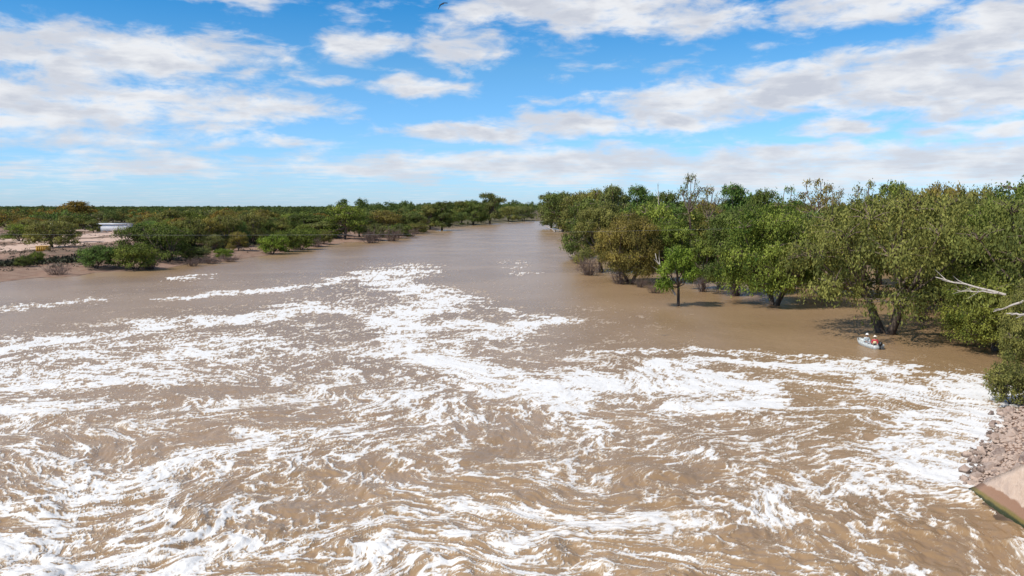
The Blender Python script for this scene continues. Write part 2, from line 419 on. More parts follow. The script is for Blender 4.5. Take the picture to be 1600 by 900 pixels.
def foam_core(X, Y, px, py):
    calm = 0.03 + 0.97 * sst(py, 400, 600)
    SA, SB, SC_ = 150.0, 46.0, 15.0
    def unit(T, kmax):
        n_ = T.shape[0]; k_ = np.fft.fftfreq(n_) * n_; K_ = np.sqrt(k_[:, None] ** 2 + k_[None] ** 2)
        q = np.real(np.fft.ifft2(np.fft.fft2(T) * np.exp(-(K_ / kmax) ** 4)))
        g0, g1 = np.gradient(q); s_ = g0.std(); return (g0 / s_).astype(np.float32), (g1 / s_).astype(np.float32)
    gA = unit(T_A, 10); gB = unit(T_B, 13)
    AA, AB, AC = AMP
    x = X.copy(); y = Y.copy(); n = 20; dt = 1.0 / n
    for k in range(n):
        w = dt * calm
        u = AA * samp(gA[0], x, y, SA) + AB * samp(gB[0], x, y, SB) + AC * samp(gB[0], x + 5, y + 3, SC_)
        v = AA * samp(gA[1], x, y, SA) + AB * samp(gB[1], x, y, SB) + AC * samp(gB[1], x + 5, y + 3, SC_)
        x = x - u * w; y = y + v * w
        if k == 3: xs, ys = x.copy(), y.copy()
    a = 0.010
    qx = 0.8 * x * np.exp(a * (np.clip(y, 0, 160) - 40)); qy = y * 0.95
    f1 = samp(T_F, qx, qy, 27.0); f2 = samp(T_F2, qx + 31, qy + 17, 60.0); f3 = samp(T_F, qx * 1.0 + 11, qy + 5, 11.5); f4 = samp(T_F2, x + 5, y + 9, 8.0)
    f5 = samp(T_F, x + 3, y + 2, 4.6)
    r = lambda f, w: np.exp(-np.abs(f) / w)
    val = 0.8 * r(f1, .45) + 0.17 * f2 + 0.6 * r(f3, .4) + 0.5 * r(f4, .35) + 0.42 * r(f5, .35)
    ref = np.sort(val[::3, ::3].ravel())
    rank = np.searchsorted(ref, val) / len(ref)
    pxs, pys = proj(xs, ys)
    jx = samp(T_P, X, Y, 60.0) * 14; jy = samp(T_P, X + 20, Y + 9, 60.0) * 3.2 * sst(py, 400, 600)
    pxs = 0.6 * pxs + 0.4 * px + jx; pys = 0.6 * pys + 0.4 * py + jy
    dens = cover(pxs, pys) * 1.04
    for pts, th, add in STROKES:
        best = np.full(X.shape, 1e9)
        for (ax, ay), (bx, by) in zip(pts[:-1], pts[1:]):
            ex, ey = (bx - ax) * 0.3, by - ay; L = ex * ex + ey * ey + 1e-9
            rx, ry = (pxs - ax) * 0.3, pys - ay
            t = np.clip((rx * ex + ry * ey) / L, 0, 1)
            best = np.minimum(best, (rx - t * ex) ** 2 + (ry - t * ey) ** 2)
        dens = dens + add * 1.0 * (1 - sst(np.sqrt(best), th * 0.2, th * 1.4))
    dens = np.clip(dens, 0, 0.95)
    dens = dens * sst(py, 398, 412)
    foam = rank - (1 - dens)
    foam = np.where(dens < 0.02, -1, foam)
    return foam, dens, x, y
def build_water():
    ts = np.concatenate([np.linspace(-2.6, -0.72, 60, endpoint=False), np.linspace(-0.72, 0.72, 1000), np.linspace(0.72, 1.6, 41)[1:]])
    inv = np.concatenate([np.linspace(1 / 9.0, 1 / 19.0, 40, endpoint=False), np.linspace(1 / 19.0, 1 / 220.0, 560, endpoint=False), np.linspace(1 / 220.0, 1 / 1100.0, 50)])
    D, T = np.meshgrid(1 / inv, ts, indexing='ij')
    X = D * T; Y = D.copy()
    nr, nc = D.shape
    # where the weir's outflow is rough
    px, py = proj(X, Y)
    turb = 0.04 + 0.96 * sst(py, 455, 760) + 0.35 * sst(py, 700, 900)
    foam, dens, x, y = foam_core(X, Y, px, py)
    # relief
    h = 0.050 * samp(T_H, X, Y, 40.0) * turb + 0.026 * samp(T_H, x + 9, y * .8, 17.0) * turb - 0.014 * np.abs(samp(T_H, x + 3, y, 7.0)) * turb
    h += 0.10 * np.maximum(0, samp(T_H, X * .8 + 2, Y + 5, 22.0) - .9) * sst(py, 690, 860)
    boil = np.maximum(0, samp(T_H, X + 7, Y + 3, 26.0) - 0.5)
    h += 0.07 * boil * turb * sst(py, 620, 860)
    h += 0.02 * sst(foam, -.05, 0.35) * turb
    Z = h + 0.004
    V = np.stack([X, Y, Z], -1).reshape(-1, 3)
    i = np.arange(nr - 1)[:, None] * nc + np.arange(nc - 1)[None]
    F = np.stack([i, i + 1, i + nc + 1, i + nc], -1).reshape(-1, 4)
    s = river_sd(X[::1], Y[::1])
    Fs = s.ravel()[F].min(axis=1)
    F = F[Fs < 6.0]
    used = np.unique(F); remap = np.zeros(nr * nc, np.int64); remap[used] = np.arange(len(used))
    me = mesh_np('river_water', V[used], remap[F], True)
    attr(me, 'foam', foam.ravel()[used]); attr(me, 'rough', turb.ravel()[used])
    attr(me, 'flow', np.stack([x, y, np.zeros_like(x)], -1).reshape(-1, 3)[used], 'FLOAT_VECTOR')
    m, g = new_mat('muddy_flood_water')
    P = g.n('ShaderNodeNewGeometry').outputs['Position']
    fo = g.n('ShaderNodeAttribute', attribute_name='foam').outputs['Fac']
    ro = g.n('ShaderNodeAttribute', attribute_name='rough').outputs['Fac']
    fl = g.n('ShaderNodeAttribute', attribute_name='flow').outputs['Vector']
    nf = g.noise(fl, 3.6, 6, 0.66, 1.0).outputs[0]
    nf2 = g.noise(g.v('MULTIPLY', fl, (1, .6, 1)), 0.9, 5, 0.6, 0.8).outputs[0]
    v = g.m('ADD', fo, g.m('MULTIPLY', g.m('SUBTRACT', nf, 0.5), 0.55))
    # thin lacy lines: the zero set of a flow-carried noise
    nl = g.noise(fl, 1.5, 4, 0.55, 0.9).outputs[0]
    lace = g.ss(g.m('ABSOLUTE', g.m('SUBTRACT', nl, 0.5)), 0.0, 0.055, 1.0, 0.0)
    v = g.m('ADD', v, g.m('MULTIPLY', g.m('SUBTRACT', nf2, 0.5), 0.16))
    v = g.m('ADD', v, g.m('MULTIPLY', g.m('MULTIPLY', lace, ro), 0.10))
    f = g.ss(v, -0.12, 0.26)
    f = g.m('MULTIPLY', f, g.ss(fo, -0.9, -0.4))
    big = g.noise(P, 0.06, 4, 0.5, 0.3).outputs[0]
    water = g.mix(g.ss(big, 0.3, 0.7), (0.30, 0.190, 0.098), (0.37, 0.242, 0.134))
    aer = g.m('MULTIPLY', g.ss(v, -0.25, 0.02), g.ss(ro, 0.1, 0.9, 0.15, 0.7))
    water = g.mix(aer, water, (0.42, 0.30, 0.19))
    nt = g.noise(fl, 1.3, 4, 0.6).outputs[0]
    froth = g.mix(g.m('MULTIPLY', g.ss(v, 0.34, 0.04), g.ss(nt, 0.30, 0.6)), (0.80, 0.775, 0.73), (0.66, 0.53, 0.37))
    thin = g.ss(v, 0.0, 0.5, .50, .96)
    c = g.mix(g.m('MULTIPLY', f, thin), water, froth)
    # ripples: fine chop everywhere, foam has its own bubbly relief
    r1 = g.noise(g.v('MULTIPLY', P, (1.0, 1.8, 1)), 1.3, 6, 0.70, 0.4).outputs[0]
    r2 = g.noise(fl, 1.1, 3, 0.5, 0.6).outputs[0]
    hh = g.m('ADD', g.m('MULTIPLY', r1, g.m('SUBTRACT', 1.15, g.m('MULTIPLY', ro, .75))), g.m('MULTIPLY', r2, g.m('MULTIPLY', ro, .6)))
    hh = g.m('ADD', hh, g.m('MULTIPLY', f, g.m('ADD', 0.10, g.m('MULTIPLY', nf, 0.30))))
    nrm = bump(g, hh, 0.085)
    rr = g.mix(f, (0.26, 0.26, 0.26), (0.85, 0.85, 0.85))
    p = finish(g, c, rr, nrm)
    p.inputs['IOR'].default_value = 1.33
    me.materials.append(m)
    o = link('river_water', me); tag(o, 'brown flooded river with white foam swirling below the weir', kind='structure')
build_water()

# ------------------------------------------------------------------ trees
def tree_meshes(seed, H, W, fork, nblob, nclump, leaf, nstr, nper, droop=0.8, trunk_r=0.3, open_=0.0, multi=1, lowskirt=0.25, sides=6):
    """returns (trunk mesh, crown mesh): forked limbs carry hanging strands of narrow leaves"""
    R = np.random.default_rng(seed)
    mb = MB()
    forks = []
    for k in range(multi):
        az = 2 * math.pi * k / max(multi, 1) + R.uniform(-.5, .5)
        sp_ = 0.0 if multi == 1 else 0.35 * trunk_r
        out = (0.06 if multi == 1 else 0.16) * H
        b = np.array([math.cos(az) * sp_, math.sin(az) * sp_, -0.7])
        f = np.array([math.cos(az) * out, math.sin(az) * out, fork * R.uniform(.9, 1.25)])
        mid = (b + f) / 2 + R.normal(0, .03 * H, 3) * [1, 1, 0.2]
        t = np.linspace(0, 1, 6)[:, None]
        pts = (1 - t) ** 2 * b + 2 * t * (1 - t) * mid + t ** 2 * f
        mb.tube(pts, np.linspace(1.25, 0.8, 6) * trunk_r * (1 if multi == 1 else .75), sides + 2)
        forks.append((f, trunk_r * (.8 if multi == 1 else .6)))
    blobs = []
    Rc = W / 2
    tries = 0
    while len(blobs) < nblob and tries < 900:
        tries += 1
        a = R.uniform(0, 2 * math.pi); q = math.sqrt(R.uniform(0.0, 1.0))
        br = W * R.uniform(.10, .185)
        rr = q * (Rc - br * 0.8)
        top = H * (1.0 - 0.36 * (rr / Rc) ** 2.2) * R.uniform(.90, 1.0) - br * 0.75
        lo = fork + (0.16 if rr < Rc * .55 else -lowskirt) * H + br * .4
        z = top - (top - lo) * (R.uniform(0, 1) ** 1.5) * 0.95
        c = np.array([math.cos(a) * rr, math.sin(a) * rr, z])
        if all(np.linalg.norm(c - bb[0]) > (br + bb[1]) * (0.68 + open_) for bb in blobs): blobs.append((c, br))
    lp, lr_, lt = [], [], []
    clump_pos, clump_t, clump_c = [], [], []
    for c, br in blobs:
        fi = int(np.argmin([np.linalg.norm((c - f[0])[:2]) for f in forks])); f, fr = forks[fi]
        m1 = f * 0.45 + c * 0.55 + np.array([0, 0, -0.06 * H]) + R.normal(0, .03 * H, 3)
        t = np.linspace(0, 1, 7)[:, None]
        pts = (1 - t) ** 2 * f + 2 * t * (1 - t) * m1 + t ** 2 * c
        pts[1:-1] += R.normal(0, .008 * H, (5, 3))
        mb.tube(pts, np.linspace(fr * R.uniform(.4, .6), 0.018 * H ** .5, 7), sides)
        ncl = max(3, int(nclump * (br / (W * .155)) ** 2))
        v = R.normal(0, 1, (ncl, 3)); v /= np.linalg.norm(v, axis=1)[:, None]
        v[:, 2] = np.where(v[:, 2] < -0.12, -v[:, 2] * .8, v[:, 2])
        rad_ = br * R.uniform(.72, 1.10, (ncl, 1))
        cl = c + v * rad_ * [1.12, 1.12, .8]
        bt = R.uniform(-.22, .22)
        for q in cl:
            if R.random() < 0.5:
                mm = (c + q) / 2 + np.array([0, 0, .08 * br])
                mb.tube([c, mm, q], [0.022 * H ** .5, 0.014 * H ** .5, 0.006 * H ** .5], 3)
            clump_c.append(c); clump_pos.append(q); clump_t.append(0.45 + bt + R.uniform(-.28, .28) + 0.12 * (q[2] / H - .6))
    cpz = np.array(clump_pos); ct = np.array(clump_t)
    ncl = len(cpz)
    cr = W * 0.023 + 0.10
    # strands
    S = np.repeat(cpz, nstr, 0); st = np.repeat(ct, nstr)
    off = R.normal(0, 1, (len(S), 3)) * [cr, cr, cr * .55]
    S = S + off
    sl = R.uniform(.35, 1.0, len(S)) * droop * (0.5 + 0.05 * H)
    P = np.repeat(S, nper, 0); tt = np.tile(np.linspace(0, 1, nper), len(S)); L = np.repeat(sl, nper)
    drift = np.repeat(R.normal(0, .18, (len(S), 3)), nper, 0)
    P = P + np.stack([drift[:, 0] * tt * L, drift[:, 1] * tt * L, -tt * L], 1) + R.normal(0, leaf * .35, (len(P), 3))
    n = len(P)
    ax = R.normal(0, .62, (n, 3)); ax[:, 2] -= 0.55 + .5 * droop
    ax /= np.linalg.norm(ax, axis=1)[:, None]
    bc = np.repeat(np.repeat(np.array(clump_c), nstr, 0), nper, 0)
    ow = P - bc; ow /= np.linalg.norm(ow, axis=1)[:, None] + 1e-9
    o2 = np.cross(ax, ow + R.normal(0, .42, (n, 3)) + [0, 0, .25]); o2 /= np.linalg.norm(o2, axis=1)[:, None] + 1e-9
    ll = (leaf * R.uniform(.7, 1.3, n))[:, None]; ww = ll * R.uniform(.17, .27, n)[:, None]
    V = np.empty((n, 4, 3)); V[:, 0] = P; V[:, 1] = P + ax * ll * .45 + o2 * ww; V[:, 2] = P + ax * ll; V[:, 3] = P + ax * ll * .45 - o2 * ww
    zf = H / np.percentile(P[:, 2], 99.7); V[:, :, 2] *= zf
    for q in mb.V: q[:, 2] *= zf
    F = np.arange(n * 4).reshape(-1, 4)
    tint = np.clip(np.repeat(np.repeat(st, nper), 4) + np.repeat(R.uniform(-.22, .22, n), 4), 0, 1)
    crown = mesh_np('crown', V.reshape(-1, 3), F); attr(crown, 'tint', tint); crown.materials.append(M_LEAF)
    trunk = mb.mesh('trunk', M_BARK)
    return trunk, crown
PROTO = {}
def proto(name, nominal, **kw):
    t, c = tree_meshes(**kw); t.name = name + '_trunk'; c.name = name + '_crown'
    PROTO[name] = dict(t=t, c=c, H=kw['H'], W=kw['W'])
#                      H   W
proto('gum_a', 0, seed=1, H=13, W=17, fork=3.1, nblob=50, nclump=32, leaf=.29, nstr=10, nper=6, droop=1.3, trunk_r=.50, multi=3, lowskirt=.10, open_=.06)
proto('gum_b', 0, seed=2, H=13, W=13, fork=3.0, nblob=38, nclump=32, leaf=.29, nstr=9, nper=6, droop=1.15, trunk_r=.40, multi=2, lowskirt=.12)
proto('gum_c', 0, seed=3, H=13, W=11, fork=3.6, nblob=30, nclump=32, leaf=.29, nstr=9, nper=6, droop=1.0, trunk_r=.36, multi=1, lowskirt=.16)
proto('sap', 0, seed=4, H=6, W=4, fork=1.6, nblob=12, nclump=20, leaf=.2, nstr=7, nper=5, droop=.8, trunk_r=.14, multi=1, lowskirt=.12)
proto('mid_a', 0, seed=5, H=12, W=12, fork=3.0, nblob=26, nclump=22, leaf=.42, nstr=6, nper=5, droop=1.0, trunk_r=.35, multi=1, lowskirt=.2)
proto('mid_b', 0, seed=6, H=12, W=9, fork=3.2, nblob=22, nclump=20, leaf=.42, nstr=6, nper=5, droop=.9, trunk_r=.32, multi=1, lowskirt=.18)
proto('mid_c', 0, seed=7, H=10, W=12, fork=2.0, nblob=28, nclump=22, leaf=.40, nstr=6, nper=4, droop=.6, trunk_r=.3, multi=3, lowskirt=.15)
proto('open', 0, seed=8, H=14, W=8, fork=5.5, nblob=13, nclump=8, leaf=.36, nstr=4, nper=4, droop=.6, trunk_r=.28, multi=1, lowskirt=.05, open_=.3)
proto('bush', 0, seed=9, H=5, W=7, fork=.7, nblob=26, nclump=22, leaf=.26, nstr=6, nper=4, droop=.35, trunk_r=.14, multi=3, lowskirt=.08)
proto('far_a', 0, seed=10, H=9, W=9, fork=2.0, nblob=17, nclump=13, leaf=.75, nstr=3, nper=2, droop=.5, trunk_r=.25, multi=1, sides=3)
proto('far_b', 0, seed=16, H=9, W=11, fork=1.6, nblob=19, nclump=12, leaf=.75, nstr=3, nper=2, droop=.5, trunk_r=.25, multi=2, sides=3)
proto('far_c', 0, seed=17, H=11, W=8, fork=2.5, nblob=14, nclump=13, leaf=.75, nstr=3, nper=2, droop=.5, trunk_r=.25, multi=1, sides=3)
TINTS = dict(olive=(1, 1, 1), brown=(1.15, .96, .88), green=(.86, 1.05, .74), bright=(.88, 1.22, .62), dark=(.62, .78, .72), grey=(.90, .98, 1.15), red=(1.2, .80, .64), teal=(.62, .98, .85))
def put_tree(kind, loc, h, w, rz, tint, label, cat='tree', group=None, name='gum_tree'):
    p = PROTO[kind]
    e = empty(name, loc, rz)
    tag(e, label, cat, group)
    k = h / p['H']; kw_ = w / p['W']
    e.scale = (kw_, kw_, k)
    t = link('trunk', p['t'], parent=e); c = link('crown', p['c'], parent=e)
    tc = TINTS[tint] if isinstance(tint, str) else tint
    c.color = tuple(tc) + (1,)
    return e
R0 = random.Random(5)
def tree_px(kind, px, py, top, wpx, tint, label, water=False, name='gum_tree', rz=None, group=None, cat='tree', z0=0.0):
    q = at(px, py, -0.02) if water else at_g(px, py)
    # height from the row its top reaches
    d = ray(px, top); t = q[1] / d[1]; ztop = CAM_H + d[2] * t
    h = max(1.0, ztop - q[2])
    w = wpx / FPX * (q[1] * cp + (CAM_H - q[2]) * sp)
    return put_tree(kind, tuple(q), h, w, R0.uniform(0, 6.28) if rz is None else rz, tint, label, cat, group, name)

# --- the flooded right bank, front row
tree_px('gum_a', 1385, 521, 300, 290, (.98, 1.02, .95), 'big spreading gum standing in floodwater behind the fishing boat', True, 'river_gum', rz=0.6)
tree_px('gum_b', 1208, 477, 318, 165, 'green', 'bright green gum with a forked dark trunk, left of the big spreading gum', True, 'river_gum', rz=2.2)
tree_px('sap', 1060, 479, 385, 66, 'bright', 'small bright green gum with a pale trunk alone at the front of the flooded trees', True, 'young_gum', rz=1.0)
tree_px('gum_c', 1152, 460, 322, 105, 'dark', 'dark green gum over a tangle of bare stems, directly left of the forked dark trunk', True, 'river_gum')
tree_px('mid_b', 1100, 452, 372, 62, 'green', 'small green gum in the water just right of the lone pale-trunked sapling', True, 'river_gum')
tree_px('gum_c', 1040, 440, 345, 100, 'green', 'rounded green gum rising behind the lone pale-trunked sapling', True, 'river_gum')
tree_px('gum_b', 985, 442, 334, 110, 'brown', 'brownish gum hanging over the water at the corner of the flooded bank', True, 'river_gum')
tree_px('gum_c', 940, 425, 318, 90, 'olive', 'olive gum leaning over the channel behind the brownish corner gum', True, 'river_gum')
tree_px('mid_a', 916, 404, 310, 74, 'dark', 'dark gum at the river edge where the bank narrows the channel', True, 'river_gum')
tree_px('mid_a', 1008, 425, 318, 110, 'green', 'green gum filling the gap behind the brownish corner gum', True, 'river_gum')
tree_px('gum_b', 1300, 462, 330, 125, 'dark', 'dark green gum between the forked dark trunk and the big spreading gum', True, 'river_gum')
tree_px('mid_a', 1262, 446, 332, 100, 'teal', 'gum standing behind the forked dark trunk, half hidden', True, 'river_gum')
tree_px('gum_b', 1500, 490, 312, 170, (.80, .88, .78), 'gum with drooping boughs behind and right of the big spreading gum', True, 'river_gum', rz=3.0)
tree_px('gum_a', 1670, 560, 298, 330, (.85, .98, .85), 'near gum hanging boughs over the rocky corner at the right edge', False, 'river_gum', rz=4.0)
tree_px('gum_b', 1590, 520, 290, 240, (.72, .92, .70), 'tall gum behind the bleached fallen limbs at the right edge', False, 'river_gum', rz=5.0)
tree_px('mid_a', 880, 362, 300, 78, 'dark', 'dark gum with dead limbs on the earth point ending the right bank', False, 'river_gum')
tree_px('mid_b', 862, 358, 303, 50, 'grey', 'greyish outermost gum of the far right point beside the distant channel', False, 'river_gum')
tree_px('mid_a', 905, 372, 300, 72, 'olive', 'gum on the right bank behind the dark one with dead limbs', False, 'river_gum')
tree_px('mid_a', 1450, 470, 300, 170, 'brown', 'wide gum behind the big spreading gum, its crown meeting the sky', True, 'river_gum')
tree_px('mid_a', 1375, 445, 305, 150, (.70, .80, .70), 'brown-tipped gum rising directly behind the big spreading gum', True, 'river_gum')
tree_px('gum_b', 1552, 548, 425, 150, (1.0, 1.1, .8), 'drooping gum at the water under the bleached dead limbs', False, 'river_gum', rz=1.7)
# --- skyline trees of the right bank
for (kind, px, py, top, w, tint, lab) in [
    ('open', 1080, 400, 270, 52, 'grey', 'tall thin gum with a sparse tufted crown sticking out above the skyline'),
    ('open', 1110, 402, 290, 48, 'brown', 'sparse brownish gum just right of the tallest thin gum'),
    ('mid_b', 1148, 398, 288, 66, 'teal', 'blue-green gum on the skyline two trees right of the tallest thin gum'),
    ('mid_b', 1188, 405, 296, 50, 'dark', 'narrow dark gum on the skyline with a flat top'),
    ('open', 1222, 405, 290, 58, 'teal', 'blue-green tufted gum on the skyline above the forked dark trunk'),
    ('open', 1268, 405, 278, 74, 'brown', 'pinkish-brown gum with pale limbs high on the skyline'),
    ('open', 1296, 408, 288, 48, 'brown', 'thin brown gum touching the pinkish-brown skyline gum'),
    ('open', 1346, 412, 281, 58, 'olive', 'tufted skyline gum left of the broad right-hand crowns'),
    ('mid_b', 1396, 415, 284, 62, 'green', 'green skyline gum above the crown of the big spreading gum'),
    ('mid_a', 1460, 425, 287, 90, 'brown', 'broad brown-topped gum on the right-hand skyline'),
    ('mid_a', 1530, 430, 292, 95, 'olive', 'olive gum on the skyline close to the right edge'),
    ('mid_b', 958, 380, 290, 60, 'grey', 'grey-green gum with twiggy top on the skyline over the corner gum'),
    ('mid_b', 1000, 385, 290, 52, 'teal', 'blue-green gum with two tufts on the left part of the skyline'),
    ('mid_a', 930, 376, 296, 66, 'olive', 'gum on the skyline left of the twiggy grey-green one'),
    ('mid_b', 1040, 392, 300, 60, 'dark', 'dark gum on the skyline left of the tallest thin gum')]:
    tree_px(kind, px, py, top, w, tint, lab, name='skyline_gum')
# --- woodland standing behind them on the right bank
rr = random.Random(21)
TW_ = dict(olive='olive', green='fresh green', brown='brownish', dark='dark green', teal='blue-green', grey='grey-green', red='russet')
cnt = 0
while cnt < 110:
    y = rr.uniform(105, 520); x = rr.uniform(0.06, 0.95) * y * 0.86 + 3
    if gz(x, y) < 0.3: continue
    px, py = proj(x, y, 1.0)
    if px < 860 or px > 1750: continue
    h = rr.uniform(9.0, 12.6)
    kd = rr.choice(['mid_a', 'mid_b', 'mid_a', 'mid_c']) if y < 260 else rr.choice(['far_a', 'far_b', 'far_c'])
    ti = rr.choice(['olive', 'olive', 'green', 'brown', 'dark', 'teal', 'grey'])
    where = ('over the brownish corner gum' if px < 1040 else 'over the lone sapling' if px < 1130 else 'over the forked dark trunk' if px < 1280 else 'over the big spreading gum' if px < 1460 else 'over the dead limbs' if px < 1600 else 'at the far right edge')
    lab = TW_[ti] + (' gum ' if y < 260 else ' distant gum ') + 'in the woodland behind the right bank ' + where
    put_tree(kd, (x, y, gz(x, y)), h, rr.uniform(9, 13), rr.uniform(0, 6.28), ti, lab, group='gums of the woodland behind the right bank')
    cnt += 1

# --- left bank, trees and shrubs one can tell apart
LB = [('bush', 152, 419, 387, 52, 'teal', 'round grey-green bush on the sand at the left shore', 'bank_bush'),
      ('bush', 212, 421, 386, 62, 'green', 'bright green rounded bush right of the grey-green one at the left shore', 'bank_bush'),
      ('mid_c', 222, 404, 357, 84, (.60, .76, .62), 'large dark green tree above the bright green shore bush', 'bank_tree'),
      ('mid_c', 262, 408, 360, 78, (.55, .70, .58), 'dark dense tree hanging down to the shore, right of the large dark green tree', 'bank_tree'),
      ('mid_c', 250, 396, 354, 60, 'green', 'green tree peering over the two dark shore trees', 'bank_tree'),
      ('bush', 307, 407, 389, 40, 'grey', 'pale green low bush beside bare twigs on the left shore', 'bank_bush'),
      ('bush', 350, 404, 390, 28, 'bright', 'small light green bush on a mound at the left shore', 'bank_bush'),
      ('bush', 427, 397, 370, 44, 'bright', 'fresh green willowy bush at the water, nearest of the row', 'willowy_bush'),
      ('bush', 448, 393, 363, 44, 'green', 'fresh green willowy bush, second of the row at the water', 'willowy_bush'),
      ('bush', 470, 390, 361, 42, 'green', 'fresh green willowy bush, third of the row at the water', 'willowy_bush'),
      ('bush', 484, 384, 360, 34, 'green', 'fresh green willowy bush, farthest of the row at the water', 'willowy_bush'),
      ('mid_a', 538, 373, 326, 62, 'green', 'big full green tree standing on the pale sand at the river bend', 'bank_tree'),
      ('mid_a', 562, 370, 334, 46, 'dark', 'dark green tree touching the big full one at the river bend', 'bank_tree'),
      ('mid_a', 82, 387, 349, 66, 'olive', 'open-crowned tree with several stems beside the yellow bin', 'bank_tree'),
      ('mid_b', 108, 379, 341, 40, 'olive', 'slim tree right of the open-crowned tree by the dirt track', 'bank_tree'),
      ('mid_c', 32, 377, 353, 46, 'green', 'low spreading green tree left of the open-crowned tree', 'bank_tree'),
      ('mid_c', 48, 372, 345, 40, 'olive', 'olive tree behind the low spreading green one', 'bank_tree'),
      ('mid_b', 122, 356, 319, 52, 'red', 'tall russet tree rising to the horizon left of the white shed', 'bank_tree'),
      ('mid_b', 104, 357, 327, 40, 'red', 'smaller russet tree left of the tallest russet one', 'bank_tree'),
      ('mid_c', 48, 362, 342, 46, 'red', 'low russet tree near the grey-roofed building', 'bank_tree'),
      ('mid_b', 146, 364, 345, 20, 'grey', 'small grey-green tree at the left corner of the white shed', 'bank_tree'),
      ('bush', 58, 413, 395, 22, 'green', 'small upright green bush below the earth bank at far left', 'bank_bush'),
      ('bush', 38, 417, 401, 24, 'dark', 'dark little bush on the sand below the earth bank', 'bank_bush'),
      ('mid_c', 300, 390, 346, 46, 'olive', 'olive tree right of the two dark shore trees', 'bank_tree'),
      ('mid_c', 324, 388, 346, 50, 'brown', 'brown-green tree with visible stems in the middle of the left bank', 'bank_tree'),
      ('mid_c', 354, 384, 342, 50, 'olive', 'olive tree with dark stems above the small light green bush', 'bank_tree'),
      ('mid_c', 392, 378, 338, 52, 'olive', 'olive tree above the nearest willowy bush', 'bank_tree'),
      ('mid_b', 384, 372, 334, 40, 'brown', 'brownish tree behind the olive one above the willowy bushes', 'bank_tree'),
      ('mid_c', 412, 376, 345, 34, 'dark', 'dark tree left of the pale dirt road', 'bank_tree'),
      ('mid_b', 503, 360, 336, 28, 'red', 'small russet tree beside the pale dirt road', 'bank_tree'),
      ('mid_b', 430, 350, 332, 36, 'dark', 'dark tree behind the white marker board', 'bank_tree'),
      ('bush', 505, 381, 362, 28, 'olive', 'olive bush at the end of the willowy row', 'bank_bush'),
      ('mid_c', 598, 366, 333, 56, 'brown', 'reddish-brown tree right of the big full green tree', 'bank_tree'),
      ('mid_c', 640, 360, 335, 48, 'dark', 'dark tree on the left bank right of the reddish-brown one', 'bank_tree'),
      ('mid_b', 672, 359, 324, 34, 'olive', 'tall olive tree on the left bank before the sandy spit', 'bank_tree'),
      ('mid_b', 690, 360, 320, 38, 'dark', 'dark slender tree next to the sandy spit', 'bank_tree'),
      ('mid_a', 740, 351, 317, 46, 'dark', 'dark tree right of the sandy spit on the far left bank', 'bank_tree'),
      ('mid_b', 766, 350, 307, 40, 'grey', 'tallest grey-green tree near the far end of the left bank', 'bank_tree'),
      ('mid_b', 722, 349, 318, 30, 'olive', 'tree behind the sandy spit on the far left bank', 'bank_tree'),
      ('bush', 622, 372, 352, 40, 'dark', 'dark bush at the water below the reddish-brown tree', 'bank_bush'),
      ('bush', 650, 365, 350, 36, 'olive', 'olive bush at the water before the sandy spit', 'bank_bush'),
      ('bush', 585, 375, 352, 34, 'grey', 'grey bush at the water right of the river-bend tree', 'bank_bush')]
for (kind, px, py, top, w, tint, lab, nm) in LB:
    tree_px(kind, px, py, top - .13 * (py - top), w * 1.1, tint, lab, name=nm, cat='bush' if 'bush' in nm else 'tree')
# --- the scattered trees of the plain
rl = random.Random(8)
cnt = 0
pts = []
while cnt < 230:
    y = 1 / rl.uniform(1 / 620.0, 1 / 215.0)
    x = -rl.uniform(-0.06, 0.80) * y
    if gz(x, y) < 1.0: continue
    px, py = proj(x, y, 2.2)
    if (x > 0 and y < 560): continue
    if px < 230 and py > 361: continue
    if 135 < px < 215 and py > 349: continue
    if 400 < px < 540 and 350 < py < 362: continue
    if px < 30 and py > 356: continue
    if py > 372 and px < 520: continue
    if any((x - a) ** 2 + (y - b) ** 2 < 30 for a, b in pts): continue
    pts.append((x, y))
    h = rl.uniform(5.5, 9.0)
    ti = rl.choice(['olive', 'olive', 'green', 'brown', 'dark', 'dark', 'teal', 'grey', 'red'])
    where = ('left of the tallest russet tree' if px < 110 else 'behind the white shed' if px < 215 else 'behind the dark shore trees' if px < 310 else 'behind the small light green bush' if px < 400 else 'behind the willowy bushes' if px < 505 else 'behind the river-bend tree' if px < 600 else 'before the sandy spit')
    lab = TW_[ti] + (' tree ' if y < 300 else ' distant tree ' if y < 420 else ' tiny far tree ') + 'scattered on the left plain ' + where
    put_tree(rl.choice(['far_a', 'far_b', 'far_c']) if y > 300 else rl.choice(['mid_c', 'mid_b']), (x, y, gz(x, y)), h, rl.uniform(7, 12), rl.uniform(0, 6.28),
             ti, lab, group='scattered trees of the left plain', name='plain_tree')
    cnt += 1
